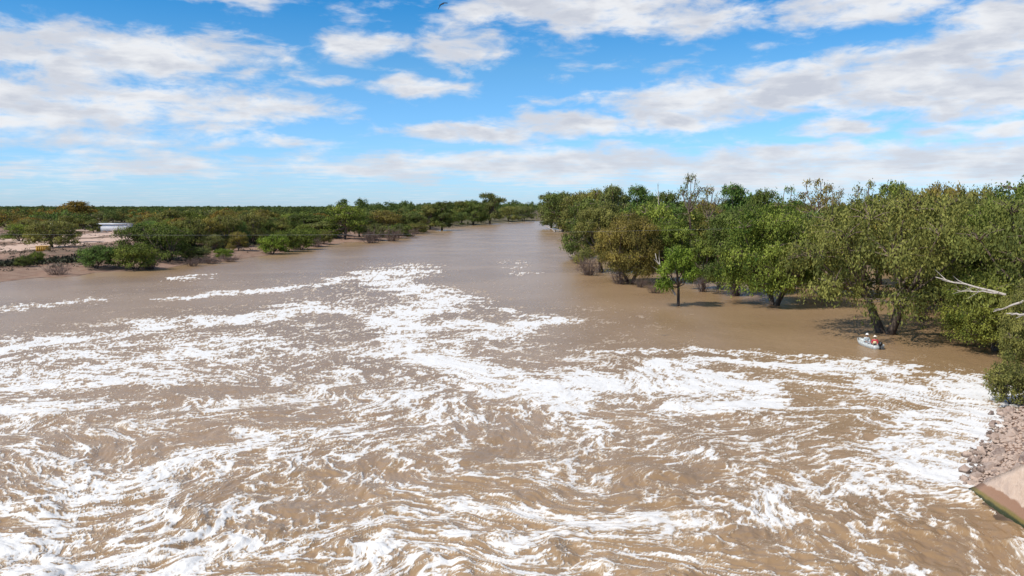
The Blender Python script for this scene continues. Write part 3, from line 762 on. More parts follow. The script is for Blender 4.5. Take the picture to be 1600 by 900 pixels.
for (px, py, top, w) in [(158, 347, 331, 26), (176, 348, 332, 28), (194, 347, 330, 30), (210, 350, 333, 28), (222, 362, 336, 34), (240, 366, 340, 36), (282, 384, 345, 44), (340, 377, 340, 42), (372, 381, 346, 36), (410, 368, 338, 40), (436, 374, 346, 34), (335, 395, 366, 30), (372, 392, 362, 32), (455, 366, 342, 34), (476, 372, 350, 28), (520, 366, 340, 34),
                         (575, 360, 334, 40), (612, 357, 334, 42), (655, 353, 332, 40), (700, 350, 328, 36), (668, 349, 327, 36), (795, 346, 322, 34), (818, 345, 321, 34), (272, 372, 342, 44), (232, 375, 345, 40)]:
    ti = rl.choice(['olive', 'green', 'brown', 'dark', 'teal', 'grey'])
    where = 'close behind the white shed' if px < 225 else 'above the dark shore trees' if px < 310 else 'above the small light green bush' if px < 400 else 'above the willowy bushes' if px < 530 else 'beyond the river-bend tree' if px < 690 else 'beyond the sandy spit'
    tree_px(rl.choice(['mid_b', 'mid_c', 'mid_a']), px, py, top, w, ti, TW_[ti] + ' tree in the thicket of the left bank ' + where, name='bank_tree', group='thicket trees of the left bank')

# --- far woodland reading as one mass: instanced on scattered points
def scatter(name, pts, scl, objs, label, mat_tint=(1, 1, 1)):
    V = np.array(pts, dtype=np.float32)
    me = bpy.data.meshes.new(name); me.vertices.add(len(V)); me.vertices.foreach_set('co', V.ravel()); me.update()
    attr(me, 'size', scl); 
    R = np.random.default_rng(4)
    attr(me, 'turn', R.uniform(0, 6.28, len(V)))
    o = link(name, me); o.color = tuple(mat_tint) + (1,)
    ng = bpy.data.node_groups.new(name, 'GeometryNodeTree')
    ng.interface.new_socket('Geometry', in_out='INPUT', socket_type='NodeSocketGeometry')
    ng.interface.new_socket('Geometry', in_out='OUTPUT', socket_type='NodeSocketGeometry')
    N = ng.nodes; Lk = ng.links
    gi = N.new('NodeGroupInput'); go = N.new('NodeGroupOutput')
    m2p = N.new('GeometryNodeMeshToPoints'); Lk.new(gi.outputs[0], m2p.inputs[0])
    join = N.new('GeometryNodeJoinGeometry')
    for k, ob in enumerate(objs):
        oi = N.new('GeometryNodeObjectInfo'); oi.inputs['Object'].default_value = ob; oi.transform_space = 'ORIGINAL'
        iop = N.new('GeometryNodeInstanceOnPoints')
        sel = N.new('FunctionNodeCompare'); sel.data_type = 'INT'; sel.operation = 'EQUAL'
        idx = N.new('GeometryNodeInputIndex'); md = N.new('ShaderNodeMath'); md.operation = 'MODULO'; md.inputs[1].default_value = len(objs)
        Lk.new(idx.outputs[0], md.inputs[0]); Lk.new(md.outputs[0], sel.inputs['A'] if False else sel.inputs[2]); sel.inputs[3].default_value = k
        Lk.new(m2p.outputs[0], iop.inputs['Points']); Lk.new(sel.outputs[0], iop.inputs['Selection']); Lk.new(oi.outputs['Geometry'], iop.inputs['Instance'])
        a = N.new('GeometryNodeInputNamedAttribute'); a.data_type = 'FLOAT'; a.inputs[0].default_value = 'size'
        b = N.new('GeometryNodeInputNamedAttribute'); b.data_type = 'FLOAT'; b.inputs[0].default_value = 'turn'
        cx = N.new('ShaderNodeCombineXYZ'); Lk.new(b.outputs[0], cx.inputs[2])
        Lk.new(cx.outputs[0], iop.inputs['Rotation']); 
        Lk.new(a.outputs[0], iop.inputs['Scale']); Lk.new(iop.outputs[0], join.inputs[0])
    Lk.new(join.outputs[0], go.inputs[0])
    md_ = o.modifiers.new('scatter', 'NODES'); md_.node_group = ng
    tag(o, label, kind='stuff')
    return o
FAR = []
for k in ('far_a', 'far_b', 'far_c'):
    FAR.append([o for o in bpy.data.objects if o.type == 'MESH' and o.data == PROTO[k]['c']][0])
Rn = np.random.default_rng(33)
N_ = 15000
y = np.sqrt(Rn.uniform(420 ** 2, 3200 ** 2, N_)); x = Rn.uniform(-1.0, 1.0, N_) * y
gap = samp(T_G, x, y, 900.0)
s = river_sd(x, y)
keep = (s > 4) & (gap > -0.75 * (y < 1300)) & ~((x > 0) & (y < 520) & (s < 15))
x, y = x[keep], y[keep]
sc_ = Rn.uniform(.62, .98, len(x)) * np.where((x > -200) & (y > 700) & (y < 1400) & (x < 260), 1.6, 1.0)
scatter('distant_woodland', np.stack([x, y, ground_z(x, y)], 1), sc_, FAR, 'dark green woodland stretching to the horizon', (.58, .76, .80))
# woodland of the right bank too far back to tell trees apart
y = np.sqrt(Rn.uniform(150 ** 2, 600 ** 2, 1500)); x = Rn.uniform(0.05, 0.95, 1500) * y
s = river_sd(x, y); keep = s > 8; x, y = x[keep], y[keep]
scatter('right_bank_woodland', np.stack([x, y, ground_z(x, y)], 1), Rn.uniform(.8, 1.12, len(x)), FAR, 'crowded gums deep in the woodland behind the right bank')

# ------------------------------------------------------------------ bare twiggy shrubs and dead wood
def twig_mesh(seed, H, W, n=60, r=0.02):
    R = np.random.default_rng(seed); mb = MB()
    for k in range(n):
        a = R.uniform(0, 6.28); q = R.uniform(.15, 1)
        e = np.array([math.cos(a) * q * W / 2, math.sin(a) * q * W / 2, H * R.uniform(.55, 1) * (1.1 - .4 * q)])
        b = np.array([math.cos(a) * .12 * W * R.random(), math.sin(a) * .12 * W * R.random(), -.3])
        m_ = (b + e) / 2 + R.normal(0, .06 * W, 3)
        pts_ = [b, m_, e]
        mb.tube(pts_, [r * 1.5, r, r * .4], 3)
        for _ in range(4):
            s0 = m_ + (e - m_) * R.uniform(0, .8); e2 = s0 + R.normal(0, .16 * W, 3) + np.array([0, 0, .12 * H])
            mb.tube([s0, (s0 + e2) / 2 + R.normal(0, .03 * W, 3), e2], [r * .7, r * .5, r * .3], 3)
    return mb.mesh('twigs', M_TWIG)
TW = [twig_mesh(40 + k, 2.2, 3.6, 46, .022) for k in range(3)]
def twig(px, py, hpx, wpx, label, k=0, water=False, group=None, cat='shrub', name='bare_shrub'):
    q = at(px, py, 0.0) if water else at_g(px, py)
    dep = q[1]
    e = link(name, TW[k % 3]); e.location = tuple(q); e.rotation_euler = (0, 0, R0.uniform(0, 6.28))
    e.scale = (wpx / FPX * dep / 3.6,) * 2 + (hpx / FPX * dep / 2.2,)
    return tag(e, label, cat, group)
for i, (px, py, h, w, lab) in enumerate([
    (920, 430, 30, 52, 'reddish bare shrub drowned in the channel left of the brownish corner gum'), (905, 412, 20, 34, 'small bare shrub at the foot of the dark narrowing-bank gum'),
    (968, 444, 26, 44, 'grey-brown bare shrub under the brownish corner gum'), (1000, 449, 16, 36, 'low bare shrub in the water left of the lone sapling'),
    (1024, 458, 22, 34, 'bare shrub in the water just left of the lone sapling'), (1150, 462, 52, 50, 'thicket of upright bare stems left of the forked dark trunk'),
    (1098, 456, 36, 34, 'spindly bare stems right of the lone sapling'), (1180, 452, 34, 40, 'bare shrub tucked behind the forked dark trunk'),
    (1255, 450, 30, 44, 'bare shrub right of the forked dark trunk'),
    (1125, 448, 40, 30, 'thin upright bare stems behind the small green gum in the water'), (1290, 462, 44, 34, 'bare stems in shade left of the big spreading gum'),
    (1440, 500, 40, 40, 'bare stems in the shade right of the big spreading gum')]):
    twig(px, py, h, w, lab, i, True)
for i, (px, py, h, w, lab) in enumerate([
    (90, 429, 18, 44, 'grey bare bush lying low on the sand of the left shore'), (330, 412, 14, 46, 'bare twigs at the waterline below the small light green bush'),
    (300, 416, 14, 40, 'bare twigs at the waterline right of the dark shore trees'), (360, 409, 12, 34, 'bare twigs at the waterline before the willowy row'),
    (580, 380, 22, 44, 'grey-purple bare scrub at the water right of the river-bend tree'), (612, 377, 22, 44, 'grey-purple bare scrub at the water below the reddish-brown tree'),
    (640, 370, 18, 36, 'bare scrub at the water before the sandy spit'), (494, 386, 16, 24, 'bare scrub at the end of the willowy row'),
    (235, 420, 14, 44, 'brushwood at the foot of the dark shore trees')]):
    twig(px, py, h, w, lab, i + 1)
def limb(px0, py0, px1, py1, z0, z1, r, label, seed, y_off=0.0, ref=None, name='dead_limb'):
    """a bleached limb between two places seen at those pixels at the given distance"""
    R = np.random.default_rng(seed)
    def P(px, py, dep):
        d = ray(px, py); return np.array(d) * (dep / d[1]) + [0, 0, CAM_H]
    a, b = P(px0, py0, z0), P(px1, py1, z1)
    mb = MB(); t = np.linspace(0, 1, 8)[:, None]
    pts_ = a + (b - a) * t; L = np.linalg.norm(b - a); pts_[1:-1] += R.normal(0, .018 * L, (6, 3))
    mb.tube(pts_, np.linspace(r, r * .35, 8), 6)
    for k in range(5):
        s0 = pts_[R.integers(2, 7)]; dv = (b - a) * R.uniform(.15, .3) + R.normal(0, .09 * L, 3)
        mb.tube([s0, s0 + dv * .5 + R.normal(0, .01 * L, 3), s0 + dv], [r * .4, r * .28, r * .12], 4)
    o = mb.build(name, M_DEAD, smooth=True)
    return tag(o, label, 'dead branch')
limb(1572, 461, 1462, 433, 58, 62, .10, 'longest bleached dead limb reaching left out of the right-edge gums', 1)
limb(1560, 458, 1496, 454, 57, 61, .06, 'straight bleached dead limb just under the longest one', 2)
limb(1600, 470, 1552, 487, 52, 53, .09, 'bleached dead limb slanting down at the very right edge', 3)
limb(1610, 492, 1572, 490, 50, 51, .10, 'thin dead limb above the red bank at the right edge', 4)
limb(1056, 462, 1024, 396, 95, 97, .14, 'pale dead limb leaning left beside the lone sapling', 5)
limb(868, 362, 852, 352, 300, 305, .25, 'pale dead limbs on the far right earth point', 6)
limb(1268, 340, 1290, 318, 150, 150, .10, 'pale limb showing through the pinkish-brown skyline gum', 7)
limb(1030, 320, 1027, 287, 170, 170, .10, 'bare snag poking over the skyline left of the tallest thin gum', 8)
# hanging bough over the rocky corner
tree_px('bush', 1582, 632, 566, 84, 'olive', 'low leafy bush overhanging the foam at the rocky corner', False, 'bank_bush', cat='bush')
tree_px('gum_c', 1612, 600, 440, 110, 'olive', 'drooping young gum at the right edge above the rocky corner', False, 'young_gum')

# low scrub of the left plain
def ground_scrub():
    R = np.random.default_rng(77)
    n = 5200
    y = 1 / R.uniform(1 / 420.0, 1 / 128.0, n); x = -R.uniform(0.02, .85, n) * y
    s = river_sd(x, y); g1 = samp(T_G, x, y, 60.0) + .5 * samp(T_G, x, y, 14.0)
    k = (s > 6) & (g1 > -0.1) ; x, y = x[k], y[k]
    yb = R.uniform(125, 260, 26000); xb = -R.uniform(.25, .85, 26000) * yb; sb = river_sd(xb, yb)
    kb = (sb > 18) & (sb < 25); xb, yb = xb[kb][:1800], yb[kb][:1800]; nb = len(xb)
    x = np.concatenate([x, xb]); y = np.concatenate([y, yb]); z = ground_z(x, y)
    m = 12; n = len(x)
    r = R.uniform(.25, .7, n); r[-nb:] *= 2.0
    C = np.repeat(np.stack([x, y, z], 1), m, 0); rr_ = np.repeat(r, m)
    d = R.normal(0, 1, (n * m, 3)); d[:, 2] = np.abs(d[:, 2]); d /= np.linalg.norm(d, axis=1)[:, None]
    P = C + d * rr_[:, None] * R.uniform(.2, .8, (n * m, 1)) * [1, 1, .7]
    o2 = np.cross(d, R.normal(0, 1, d.shape)); o2 /= np.linalg.norm(o2, axis=1)[:, None]
    l = rr_[:, None] * .55
    V = np.stack([P, P + d * l * .5 + o2 * l * .35, P + d * l, P + d * l * .5 - o2 * l * .35], 1).reshape(-1, 3)
    me = mesh_np('low_scrub', V, np.arange(len(V)).reshape(-1, 4))
    attr(me, 'tint', np.clip(np.repeat(np.repeat(R.uniform(0, 1, n) - 1.2 * (np.arange(n) >= n - nb), m), 4), -1, 1))
    mt, g = new_mat('saltbush')
    t = g.n('ShaderNodeAttribute', attribute_name='tint').outputs['Fac']
    finish(g, g.mix(g.ss(t, -.7, 0.0), (0.045, 0.050, 0.022), g.mix(t, (0.10, 0.072, 0.05), (0.20, 0.165, 0.11))), .9)
    me.materials.append(mt)
    tag(link('low_scrub', me), 'low dry scrub dotting the left plain', kind='stuff')
ground_scrub()

# ------------------------------------------------------------------ dirt tracks on the left plain
M_TRACK = plain('pale_track_dirt', (0.56, 0.39, 0.29), 0.95, .12, .35)
def track(pix, wpx, label, name='dirt_track'):
    pts_ = [at_g(*p) for p in pix]
    P = []
    for a, b in zip(pts_[:-1], pts_[1:]):
        for t in np.linspace(0, 1, 24, endpoint=False): P.append(a + (b - a) * t)
    P.append(pts_[-1]); P = np.array(P)
    tan = np.gradient(P[:, :2], axis=0); tan /= np.linalg.norm(tan, axis=1)[:, None]
    nr = np.stack([-tan[:, 1], tan[:, 0]], 1)
    V = []
    m = 7
    R = np.random.default_rng(3)
    for i in range(len(P)):
        wv = wpx * (1 + .15 * math.sin(i * .35) + .08 * R.normal())
        for k in np.linspace(-.5, .5, m):
            q = P[i, :2] + nr[i] * wv * k
            V.append((q[0], q[1], 0))
    V = np.array(V); V[:, 2] = ground_z(V[:, 0], V[:, 1]) + 0.06
    n = len(P)
    i = np.arange(n - 1)[:, None] * m + np.arange(m - 1)[None]
    F = np.stack([i, i + 1, i + m + 1, i + m], -1).reshape(-1, 4)
    me = mesh_np(name, V, F, True); me.materials.append(M_TRACK)
    tag(link(name, me), label, kind='structure')
track([(-200, 402), (0, 389.5), (60, 384.5), (110, 380), (180, 373.5), (240, 369)], 15, 'pale dirt track running along the top of the left bank')
track([(-150, 369), (0, 375), (60, 378), (100, 376)], 9, 'pale side track joining the main dirt track')
track([(100, 371.5), (150, 367), (200, 363), (260, 361)], 16, 'pale dirt yard in front of the white shed')
track([(400, 362), (440, 358), (480, 355), (560, 352)], 12, 'pale dirt road between trees beyond the willowy bushes')
track([(60, 361), (100, 359.5), (140, 361)], 14, 'pale dirt yard beside the grey-roofed building')

# ------------------------------------------------------------------ buildings and things on the left plain
M_WHITE = plain('white_cladding', (0.80, 0.81, 0.82), .5, .04, .6)
M_GREYR = plain('grey_roof_metal', (0.55, 0.56, 0.58), .4, .08, .8)
M_DARK = plain('dark_opening', (0.03, 0.03, 0.035), .7)
M_RUST = plain('rusty_scrap', (0.14, 0.08, 0.06), .85, .4, 2)
M_YEL = plain('ochre_paint', (0.50, 0.27, 0.035), .55, .15, 1.5)
def shed(px0, px1, pyb, pyt, label, roofm, wallm, depth=6.0, doors=((.03, .10),), name='shed', ang=0.10):
    a = at_g((px0 + px1) / 2, pyb); d = ray((px0 + px1) / 2, pyt); h = CAM_H + d[2] * a[1] / d[1] - a[2]
    W = (px1 - px0) / FPX * a[1]
    e = empty(name, tuple(a), ang); tag(e, label, 'shed')
    mb = MB(); mb.box((0, depth / 2, h * .46), (W, depth, h * .92)); 
    mb.build('wall', wallm, e)
    nr = int(W / .45)                                       # ribs of the cladding, proud of the wall
    rb = MB()
    for i in range(nr): rb.box((-W / 2 + .2 + i * .45, -.03, h * .46), (.12, .06, h * .9))
    for i in range(int(depth / .45)): rb.box((W / 2 + .03, .2 + i * .45, h * .46), (.06, .12, h * .9))
    rb.build('cladding_rib', wallm, e)
    mb = MB(); mb.box((0, depth / 2, h * .92 + .12), (W + .5, depth + .6, .20)); mb.box((0, -.32, h * .90), (W + .5, .08, .3))
    mb.build('roof', roofm, e)
    for (u, v) in doors:
        mb = MB(); mb.box((-W / 2 + W * (u + v) / 2, -.09, h * .38), (W * (v - u), .08, h * .72)); mb.build('door', M_DARK, e)
    return e, a, W, h
e, a, W, h = shed(149, 200, 362.5, 349, 'long low white shed standing on the left plain', M_GREYR, M_WHITE, 5, ((.0, .13),), ang=-.15)
shed(50, 98, 360, 349.5, 'low grey-roofed building half hidden by trees left of the white shed', M_WHITE, plain('faded_cladding', (.30, .27, .26), .7), 6, ((.1, .2), (.5, .56), (.8, .86)), name='building')
sp_ = empty('scrap_pile', (a[0] + .5, a[1] - 2.2, a[2])); tag(sp_, 'dark heap of scrap lying against the front of the white shed', 'scrap pile')
for k in range(9):
    mb = MB(); mb.box((rl.uniform(-2.6, 3.0), rl.uniform(-.4, .4), rl.uniform(.15, .4)), (rl.uniform(.6, 1.6), rl.uniform(.3, .7), rl.uniform(.25, .6)), rl.uniform(0, 3), .8); mb.build('scrap_piece', M_RUST, sp_)
q = at_g(68, 392.5)
e = empty('skip_bin', tuple(q), .05); tag(e, 'ochre yellow skip bin beside the dirt track', 'skip bin')
w_, h_ = 16 / FPX * q[1], 8.2 / FPX * q[1]
mb = MB(); mb.box((0, .9, h_ / 2), (w_, .08, h_)); mb.box((0, -.9, h_ / 2), (w_, .08, h_)); mb.box((-w_ / 2, 0, h_ / 2), (.08, 1.72, h_)); mb.box((w_ / 2, 0, h_ / 2), (.08, 1.72, h_)); mb.box((0, 0, .1), (w_ - .1, 1.7, .1)); mb.build('bin_body', M_YEL, e)
mb = MB(); mb.box((0, -.95, h_ - .03), (w_ + .16, .16, .12)); mb.box((0, .95, h_ - .03), (w_ + .16, .16, .12)); mb.build('rim', M_YEL, e)
for k in range(5):
    mb = MB(); mb.box((-w_ / 2 + w_ * (k + .5) / 5, -.98, h_ * .45), (.1, .09, h_ * .86)); mb.build('rib', M_YEL, e)
q = at_g(441, 355)
e = empty('marker_board', tuple(q)); tag(e, 'tiny white marker board beside the pale dirt road', 'sign')
mb = MB(); mb.box((0, 0, .8), (.12, .12, 1.6)); mb.build('post', M_GREYR, e)
mb = MB(); mb.box((0, -.1, 1.7), (1.3, .05, 1.1)); mb.build('panel', M_WHITE, e)
# cable across the river
mb = MB()
t = np.linspace(0, 1, 60)
A = np.array([-150, 92, 11.2]); B = np.array([46, 98, 9.8])
pts_ = A + (B - A) * t[:, None]; pts_[:, 2] -= 4 * 1.9 * t * (1 - t) * 1.0
mb.tube(pts_, np.full(60, .006), 4)
tag(mb.build('overhead_cable', plain('cable_steel', (.35, .35, .36), .5)), 'thin cable strung low across the river', 'cable')

# ------------------------------------------------------------------ concrete apron and rubble corner, lower right
def apron():
    a = at(1508, 766); b = at(1650, 862)
    w = (b - a); w /= np.linalg.norm(w)
    n = np.array([-w[1], w[0], 0.0])                        # horizontal, away from the water
    if n[0] < 0: n = -n
    L = 34.0; up = 3.4; run = 7.5
    # left edge climbs along the line seen from (1508,766) to (1600,725)
    e1 = at(1600, 724, 2.2)
    M_ = 60; N_ = 40
    V = []
    for i in range(N_):
        v = i / (N_ - 1)
        s0 = a + (e1 - a) * (v * 1.35)                      # start of the row, on the left edge
        z = s0[2]
        for j in range(M_):
            u = j / (M_ - 1)
            q = s0 + w * L * u
            V.append((q[0], q[1], z + .01 * math.sin(i * .8)))
    V = np.array(V)
    i = np.arange(N_ - 1)[:, None] * M_ + np.arange(M_ - 1)[None]
    F = np.stack([i, i + 1, i + M_ + 1, i + M_], -1).reshape(-1, 4)
    # thickness: skirt down along the left edge and the water edge
    Vb = V.copy(); Vb[:, 2] -= 1.2
    off = len(V)
    S = []
    for r in range(N_ - 1): S.append([r * M_, (r + 1) * M_, (r + 1) * M_ + off, r * M_ + off])
    for c in range(M_ - 1): S.append([c + 1, c, c + off, c + 1 + off])
    me = mesh_np('concrete_apron', np.concatenate([V, Vb]), np.concatenate([F, np.array(S)]), False)
    m, g = new_mat('stained_concrete')
    P = g.n('ShaderNodeNewGeometry').outputs['Position']
    z = g.sep(P)[2]
    n1 = g.noise(P, .55, 5, .6, .3).outputs[0]; n2 = g.noise(P, 5, 6, .7).outputs[0]; n3 = g.noise(P, 1.6, 4, .6).outputs[0]
    c = g.mix(g.ss(n2, .3, .7), (.58, .42, .31), (.68, .52, .40))
    c = g.mix(g.ss(n3, .45, .7, 0, .6), c, (.48, .36, .29))
    wv = g.noise(g.v('MULTIPLY', P, (1, 1, .15)), 2.6, 7, .7, 1.2).outputs[0]
    c = g.mix(g.ss(g.m('ABSOLUTE', g.m('SUBTRACT', wv, .5)), .0, .012, .55, 0), c, (.24, .16, .12))
    zz = g.m('ADD', z, g.m('MULTIPLY', g.m('SUBTRACT', n1, .5), .9))
    c = g.mix(g.ss(zz, .72, .80, 1, 0), c, (.34, .19, .115))
    z2 = g.m('ADD', z, g.m('MULTIPLY', g.m('SUBTRACT', n3, .5), .16))
    c = g.mix(g.ss(z2, .27, .40, .85, 0), c, (.19, .155, .03))
    c = g.mix(g.ss(z2, .14, .25, 1, 0), c, (.030, .042, .012))
    finish(g, c, g.ss(z2, .3, .9, .35, .9), bump(g, g.m('ADD', n2, g.m('MULTIPLY', n1, .5)), .02))
    me.materials.append(m)
    tag(link('concrete_apron', me), 'sloping pinkish concrete apron with an algae-stained waterline', 'concrete apron', kind='structure')
    return a, e1, w
ap_a, ap_e, ap_w = apron()
def rock_mesh(seed):
    R = np.random.default_rng(seed)
    bm = bmesh.new(); bmesh.ops.create_icosphere(bm, subdivisions=1, radius=1.0)
    ax = R.normal(0, 1, (7, 3)); ax /= np.linalg.norm(ax, axis=1)[:, None]; dd = R.uniform(.45, .85, 7)
    for v in bm.verts:
        c = np.array(v.co)
        for a_, d_ in zip(ax, dd):
            k = c @ a_
            if k > d_: c = c - a_ * (k - d_)
        v.co = Vector(c * R.uniform(.93, 1.07)) 
    me = bpy.data.meshes.new('stone'); bm.to_mesh(me); bm.free(); return me
m, g = new_mat('pink_rubble')
oi = g.n('ShaderNodeObjectInfo'); P = g.n('ShaderNodeNewGeometry').outputs['Position']
nn = g.noise(P, 6, 5, .65).outputs[0]
c = g.mix(oi.outputs['Random'], (.15, .095, .075), (.46, .33, .25)); c = g.mix(g.ss(nn, .3, .75, 0, .5), c, (.52, .43, .36))
c = g.mix(g.ss(g.m('ADD', g.sep(P)[2], g.m('MULTIPLY', nn, .3)), .12, .3, .8, 0), c, (.06, .04, .032))
finish(g, c, .9, bump(g, nn, .03)); M_ROCK = m
ROCKS = [rock_mesh(s) for s in range(8)]
for r_ in ROCKS: r_.materials.append(M_ROCK)
def rubble():
    # the bank itself under the stones
    root = [o for o in bpy.data.objects if o.name == 'ground'][0]
    R = random.Random(12); cnt = 0
    small = MB()
    while cnt < 290:
        px = R.uniform(1500, 1640); py = R.uniform(628, 762)
        q = at_g(px, py); s = float(river_sd(np.array([q[0]]), np.array([q[1]]))[0])
        if s < -0.9 or s > 5.5: continue
        # keep off the apron
        rel = q[:2] - ap_a[:2]; ed = (ap_e - ap_a)[:2]; ed = ed / np.linalg.norm(ed)
        side = ed[0] * rel[1] - ed[1] * rel[0]
        if side < 0.15: continue
        big = R.random() < .22
        r = R.uniform(.22, .38) if big else R.uniform(.09, .20)
        o = link('stone', ROCKS[cnt % 8]); o.parent = root
        o.location = (q[0], q[1], max(gz(q[0], q[1]), -.15) + r * .25)
        o.rotation_euler = (R.uniform(0, 6), R.uniform(0, 6), R.uniform(0, 6)); o.scale = (r * 1.2, r, r * .75)
        cnt += 1
    # finer rubble between them
    V, F = [], []
    base = np.array([v.co for v in ROCKS[0].vertices]); fc = np.array([list(p.vertices) for p in ROCKS[0].polygons])
    n = 0; k = 0
    Rg = np.random.default_rng(9)
    while k < 2600:
        px = Rg.uniform(1500, 1650); py = Rg.uniform(625, 765); q = at_g_fast(px, py)
        rel = q[:2] - ap_a[:2]; ed = (ap_e - ap_a)[:2]; ed = ed / np.linalg.norm(ed)
        k += 1
        if ed[0] * rel[1] - ed[1] * rel[0] < .1 or q[3] < -.5 or q[3] > 7: continue
        r = Rg.uniform(.04, .13); Q, _ = np.linalg.qr(Rg.normal(0, 1, (3, 3)))
        V.append(base @ Q * r * [1.2, 1, .7] + [q[0], q[1], q[2] + r * .3]); F.append(fc + n); n += len(base)
    me = mesh_np('fine_rubble', np.concatenate(V), np.concatenate(F)); me.materials.append(M_ROCK)
    tag(link('fine_rubble', me), 'fine broken stone between the rubble of the bank', kind='stuff')
def at_g_fast(px, py):
    z = .8
    for _ in range(5):
        q = at(px, py, z); s = float(river_sd(np.array([q[0]]), np.array([q[1]]))[0]); z = .5 * z + .5 * max(min(s * .42, 2.6), -.1)
    q = at(px, py, z); return np.array([q[0], q[1], z, s])
rubble()

# ------------------------------------------------------------------ boat with two people
def skin_body(name, joints, edges, mat, parent, sub=1):
    me = bpy.data.meshes.new(name); me.from_pydata([j[:3] for j in joints], edges, [])
    o = link(name, me, mat, parent)
    sk = o.modifiers.new('skin', 'SKIN'); sk.use_smooth_shade = True
    for v, j in zip(me.skin_vertices[0].data, joints): v.radius = (j[3], j[3] if len(j) < 5 else j[4])
    me.skin_vertices[0].data[0].use_root = True
    s = o.modifiers.new('sub', 'SUBSURF'); s.levels = sub; s.render_levels = sub
    return o
M_SKIN = plain('skin', (.42, .24, .16), .6)
M_ALU = plain('white_hull_paint', (.50, .52, .50), .4, .25)
M_INN = plain('grey_hull_inside', (.30, .31, .31), .5)
M_BLK = plain('black_plastic', (.02, .022, .025), .35)
def person(root_loc, rz, shirt, trousers, hatm, vest, label, parent=None, reach=0.0):
    e = empty('person', root_loc, rz); tag(e, label, 'person')
    # x right, y forward, z up from the seat; one continuous figure
    J = [(0, 0, .10, .15, .12), (0, .02, .28, .14, .11), (0, .03, .45, .16, .12), (0, .03, .56, .07), (0, .05, .64, .055),
         (.18, .03, .50, .065), (.23, .06, .26, .05), (.17, .28 + reach, .20, .036), (.15, .34 + reach, .19, .034),
         (-.18, .03, .50, .065), (-.23, .06, .26, .05), (-.17, .28, .20, .036), (-.15, .34, .19, .034),
         (.10, .05, .06, .10), (.14, .42, .10, .072), (.13, .46, -.30, .045), (.13, .58, -.34, .04),
         (-.10, .05, .06, .10), (-.14, .42, .10, .072), (-.13, .46, -.30, .045), (-.13, .58, -.34, .04),
         (0, .07, .70, .085, .095), (0, .07, .80, .082, .092)]
    E = [(0, 1), (1, 2), (2, 3), (3, 4), (2, 5), (5, 6), (6, 7), (7, 8), (2, 9), (9, 10), (10, 11), (11, 12), (0, 13), (13, 14), (14, 15), (15, 16), (0, 17), (17, 18), (18, 19), (19, 20), (4, 21), (21, 22)]
    # fingers and thumbs
    for hand, sx, ry in ((8, 1, reach), (12, -1, 0)):
        hx, hy, hz = J[hand][:3]
        for k in range(4):
            bx = hx + (k - 1.5) * .019
            i0 = len(J); ln = (.030, .036, .034, .027)[k]
            J.append((bx, hy + .035, hz, .009)); J.append((bx, hy + .035 + ln, hz - .012, .008)); J.append((bx, hy + .035 + ln * 1.3, hz - .035, .007))
            E += [(hand, i0), (i0, i0 + 1), (i0 + 1, i0 + 2)]
        i0 = len(J); J.append((hx - sx * .045, hy + .0, hz, .010)); J.append((hx - sx * .06, hy + .035, hz - .01, .008)); E += [(hand, i0), (i0, i0 + 1)]
    skin_body('body', J, E, M_SKIN, e, 1)
    # clothing follows the body
    S = [(0, .0, .06, .165, .135), (0, .02, .28, .155, .125), (0, .03, .46, .172, .135), (0, .035, .54, .08), (.185, .03, .50, .082), (.235, .06, .27, .064), (.19, .22 + reach * .7, .215, .050),
         (-.185, .03, .50, .082), (-.235, .06, .27, .064), (-.19, .22, .215, .050)]
    skin_body('shirt', S, [(0, 1), (1, 2), (2, 3), (2, 4), (4, 5), (5, 6), (2, 7), (7, 8), (8, 9)], shirt, e, 1)
    Tt = [(0, 0, .07, .155, .13), (.10, .06, .06, .112), (.14, .42, .10, .086), (.13, .46, -.26, .06), (-.10, .06, .06, .112), (-.14, .42, .10, .086), (-.13, .46, -.26, .06)]
    skin_body('trousers', Tt, [(0, 1), (1, 2), (2, 3), (0, 4), (4, 5), (5, 6)], trousers, e, 1)
    for sx in (1, -1):
        mb = MB(); mb.box((sx * .13, .53, -.355), (.09, .26, .08), 0, .8); mb.build('shoe', M_BLK, e)
    # face
    mb = MB(); mb.tube([(0, .16, .765), (0, .185, .735), (0, .165, .72)], [.012, .018, .008], 5); mb.build('nose', M_SKIN, e)
    for sx in (1, -1):
        mb = MB(); mb.box((sx * .035, .156, .768), (.022, .012, .012)); mb.build('eye', M_BLK, e)
        mb = MB(); mb.box((sx * .092, .065, .75), (.02, .04, .06)); mb.build('ear', M_SKIN, e)
    mb = MB(); mb.box((0, .155, .695), (.045, .012, .01)); mb.build('mouth', plain('lip', (.30, .10, .08)), e)
    # brimmed hat
    mb = MB(); n = 14
    prof = [(.001, .915), (.07, .905), (.10, .87), (.108, .815), (.17, .80), (.172, .793), (.10, .805)]
    V = [(r * math.cos(6.2832 * k / n), .07 + r * math.sin(6.2832 * k / n), z) for r, z in prof for k in range(n)]
    F = [(i * n + k, i * n + (k + 1) % n, (i + 1) * n + (k + 1) % n, (i + 1) * n + k) for i in range(len(prof) - 1) for k in range(n)]
    mb.add(V, F); mb.build('hat', hatm, e, True)
    if vest is not None:
        V_ = [(0, .01, .12, .185, .155), (0, .03, .30, .178, .15), (0, .04, .45, .185, .15)]
        skin_body('life_vest', V_, [(0, 1), (1, 2)], vest, e, 1)
    return e
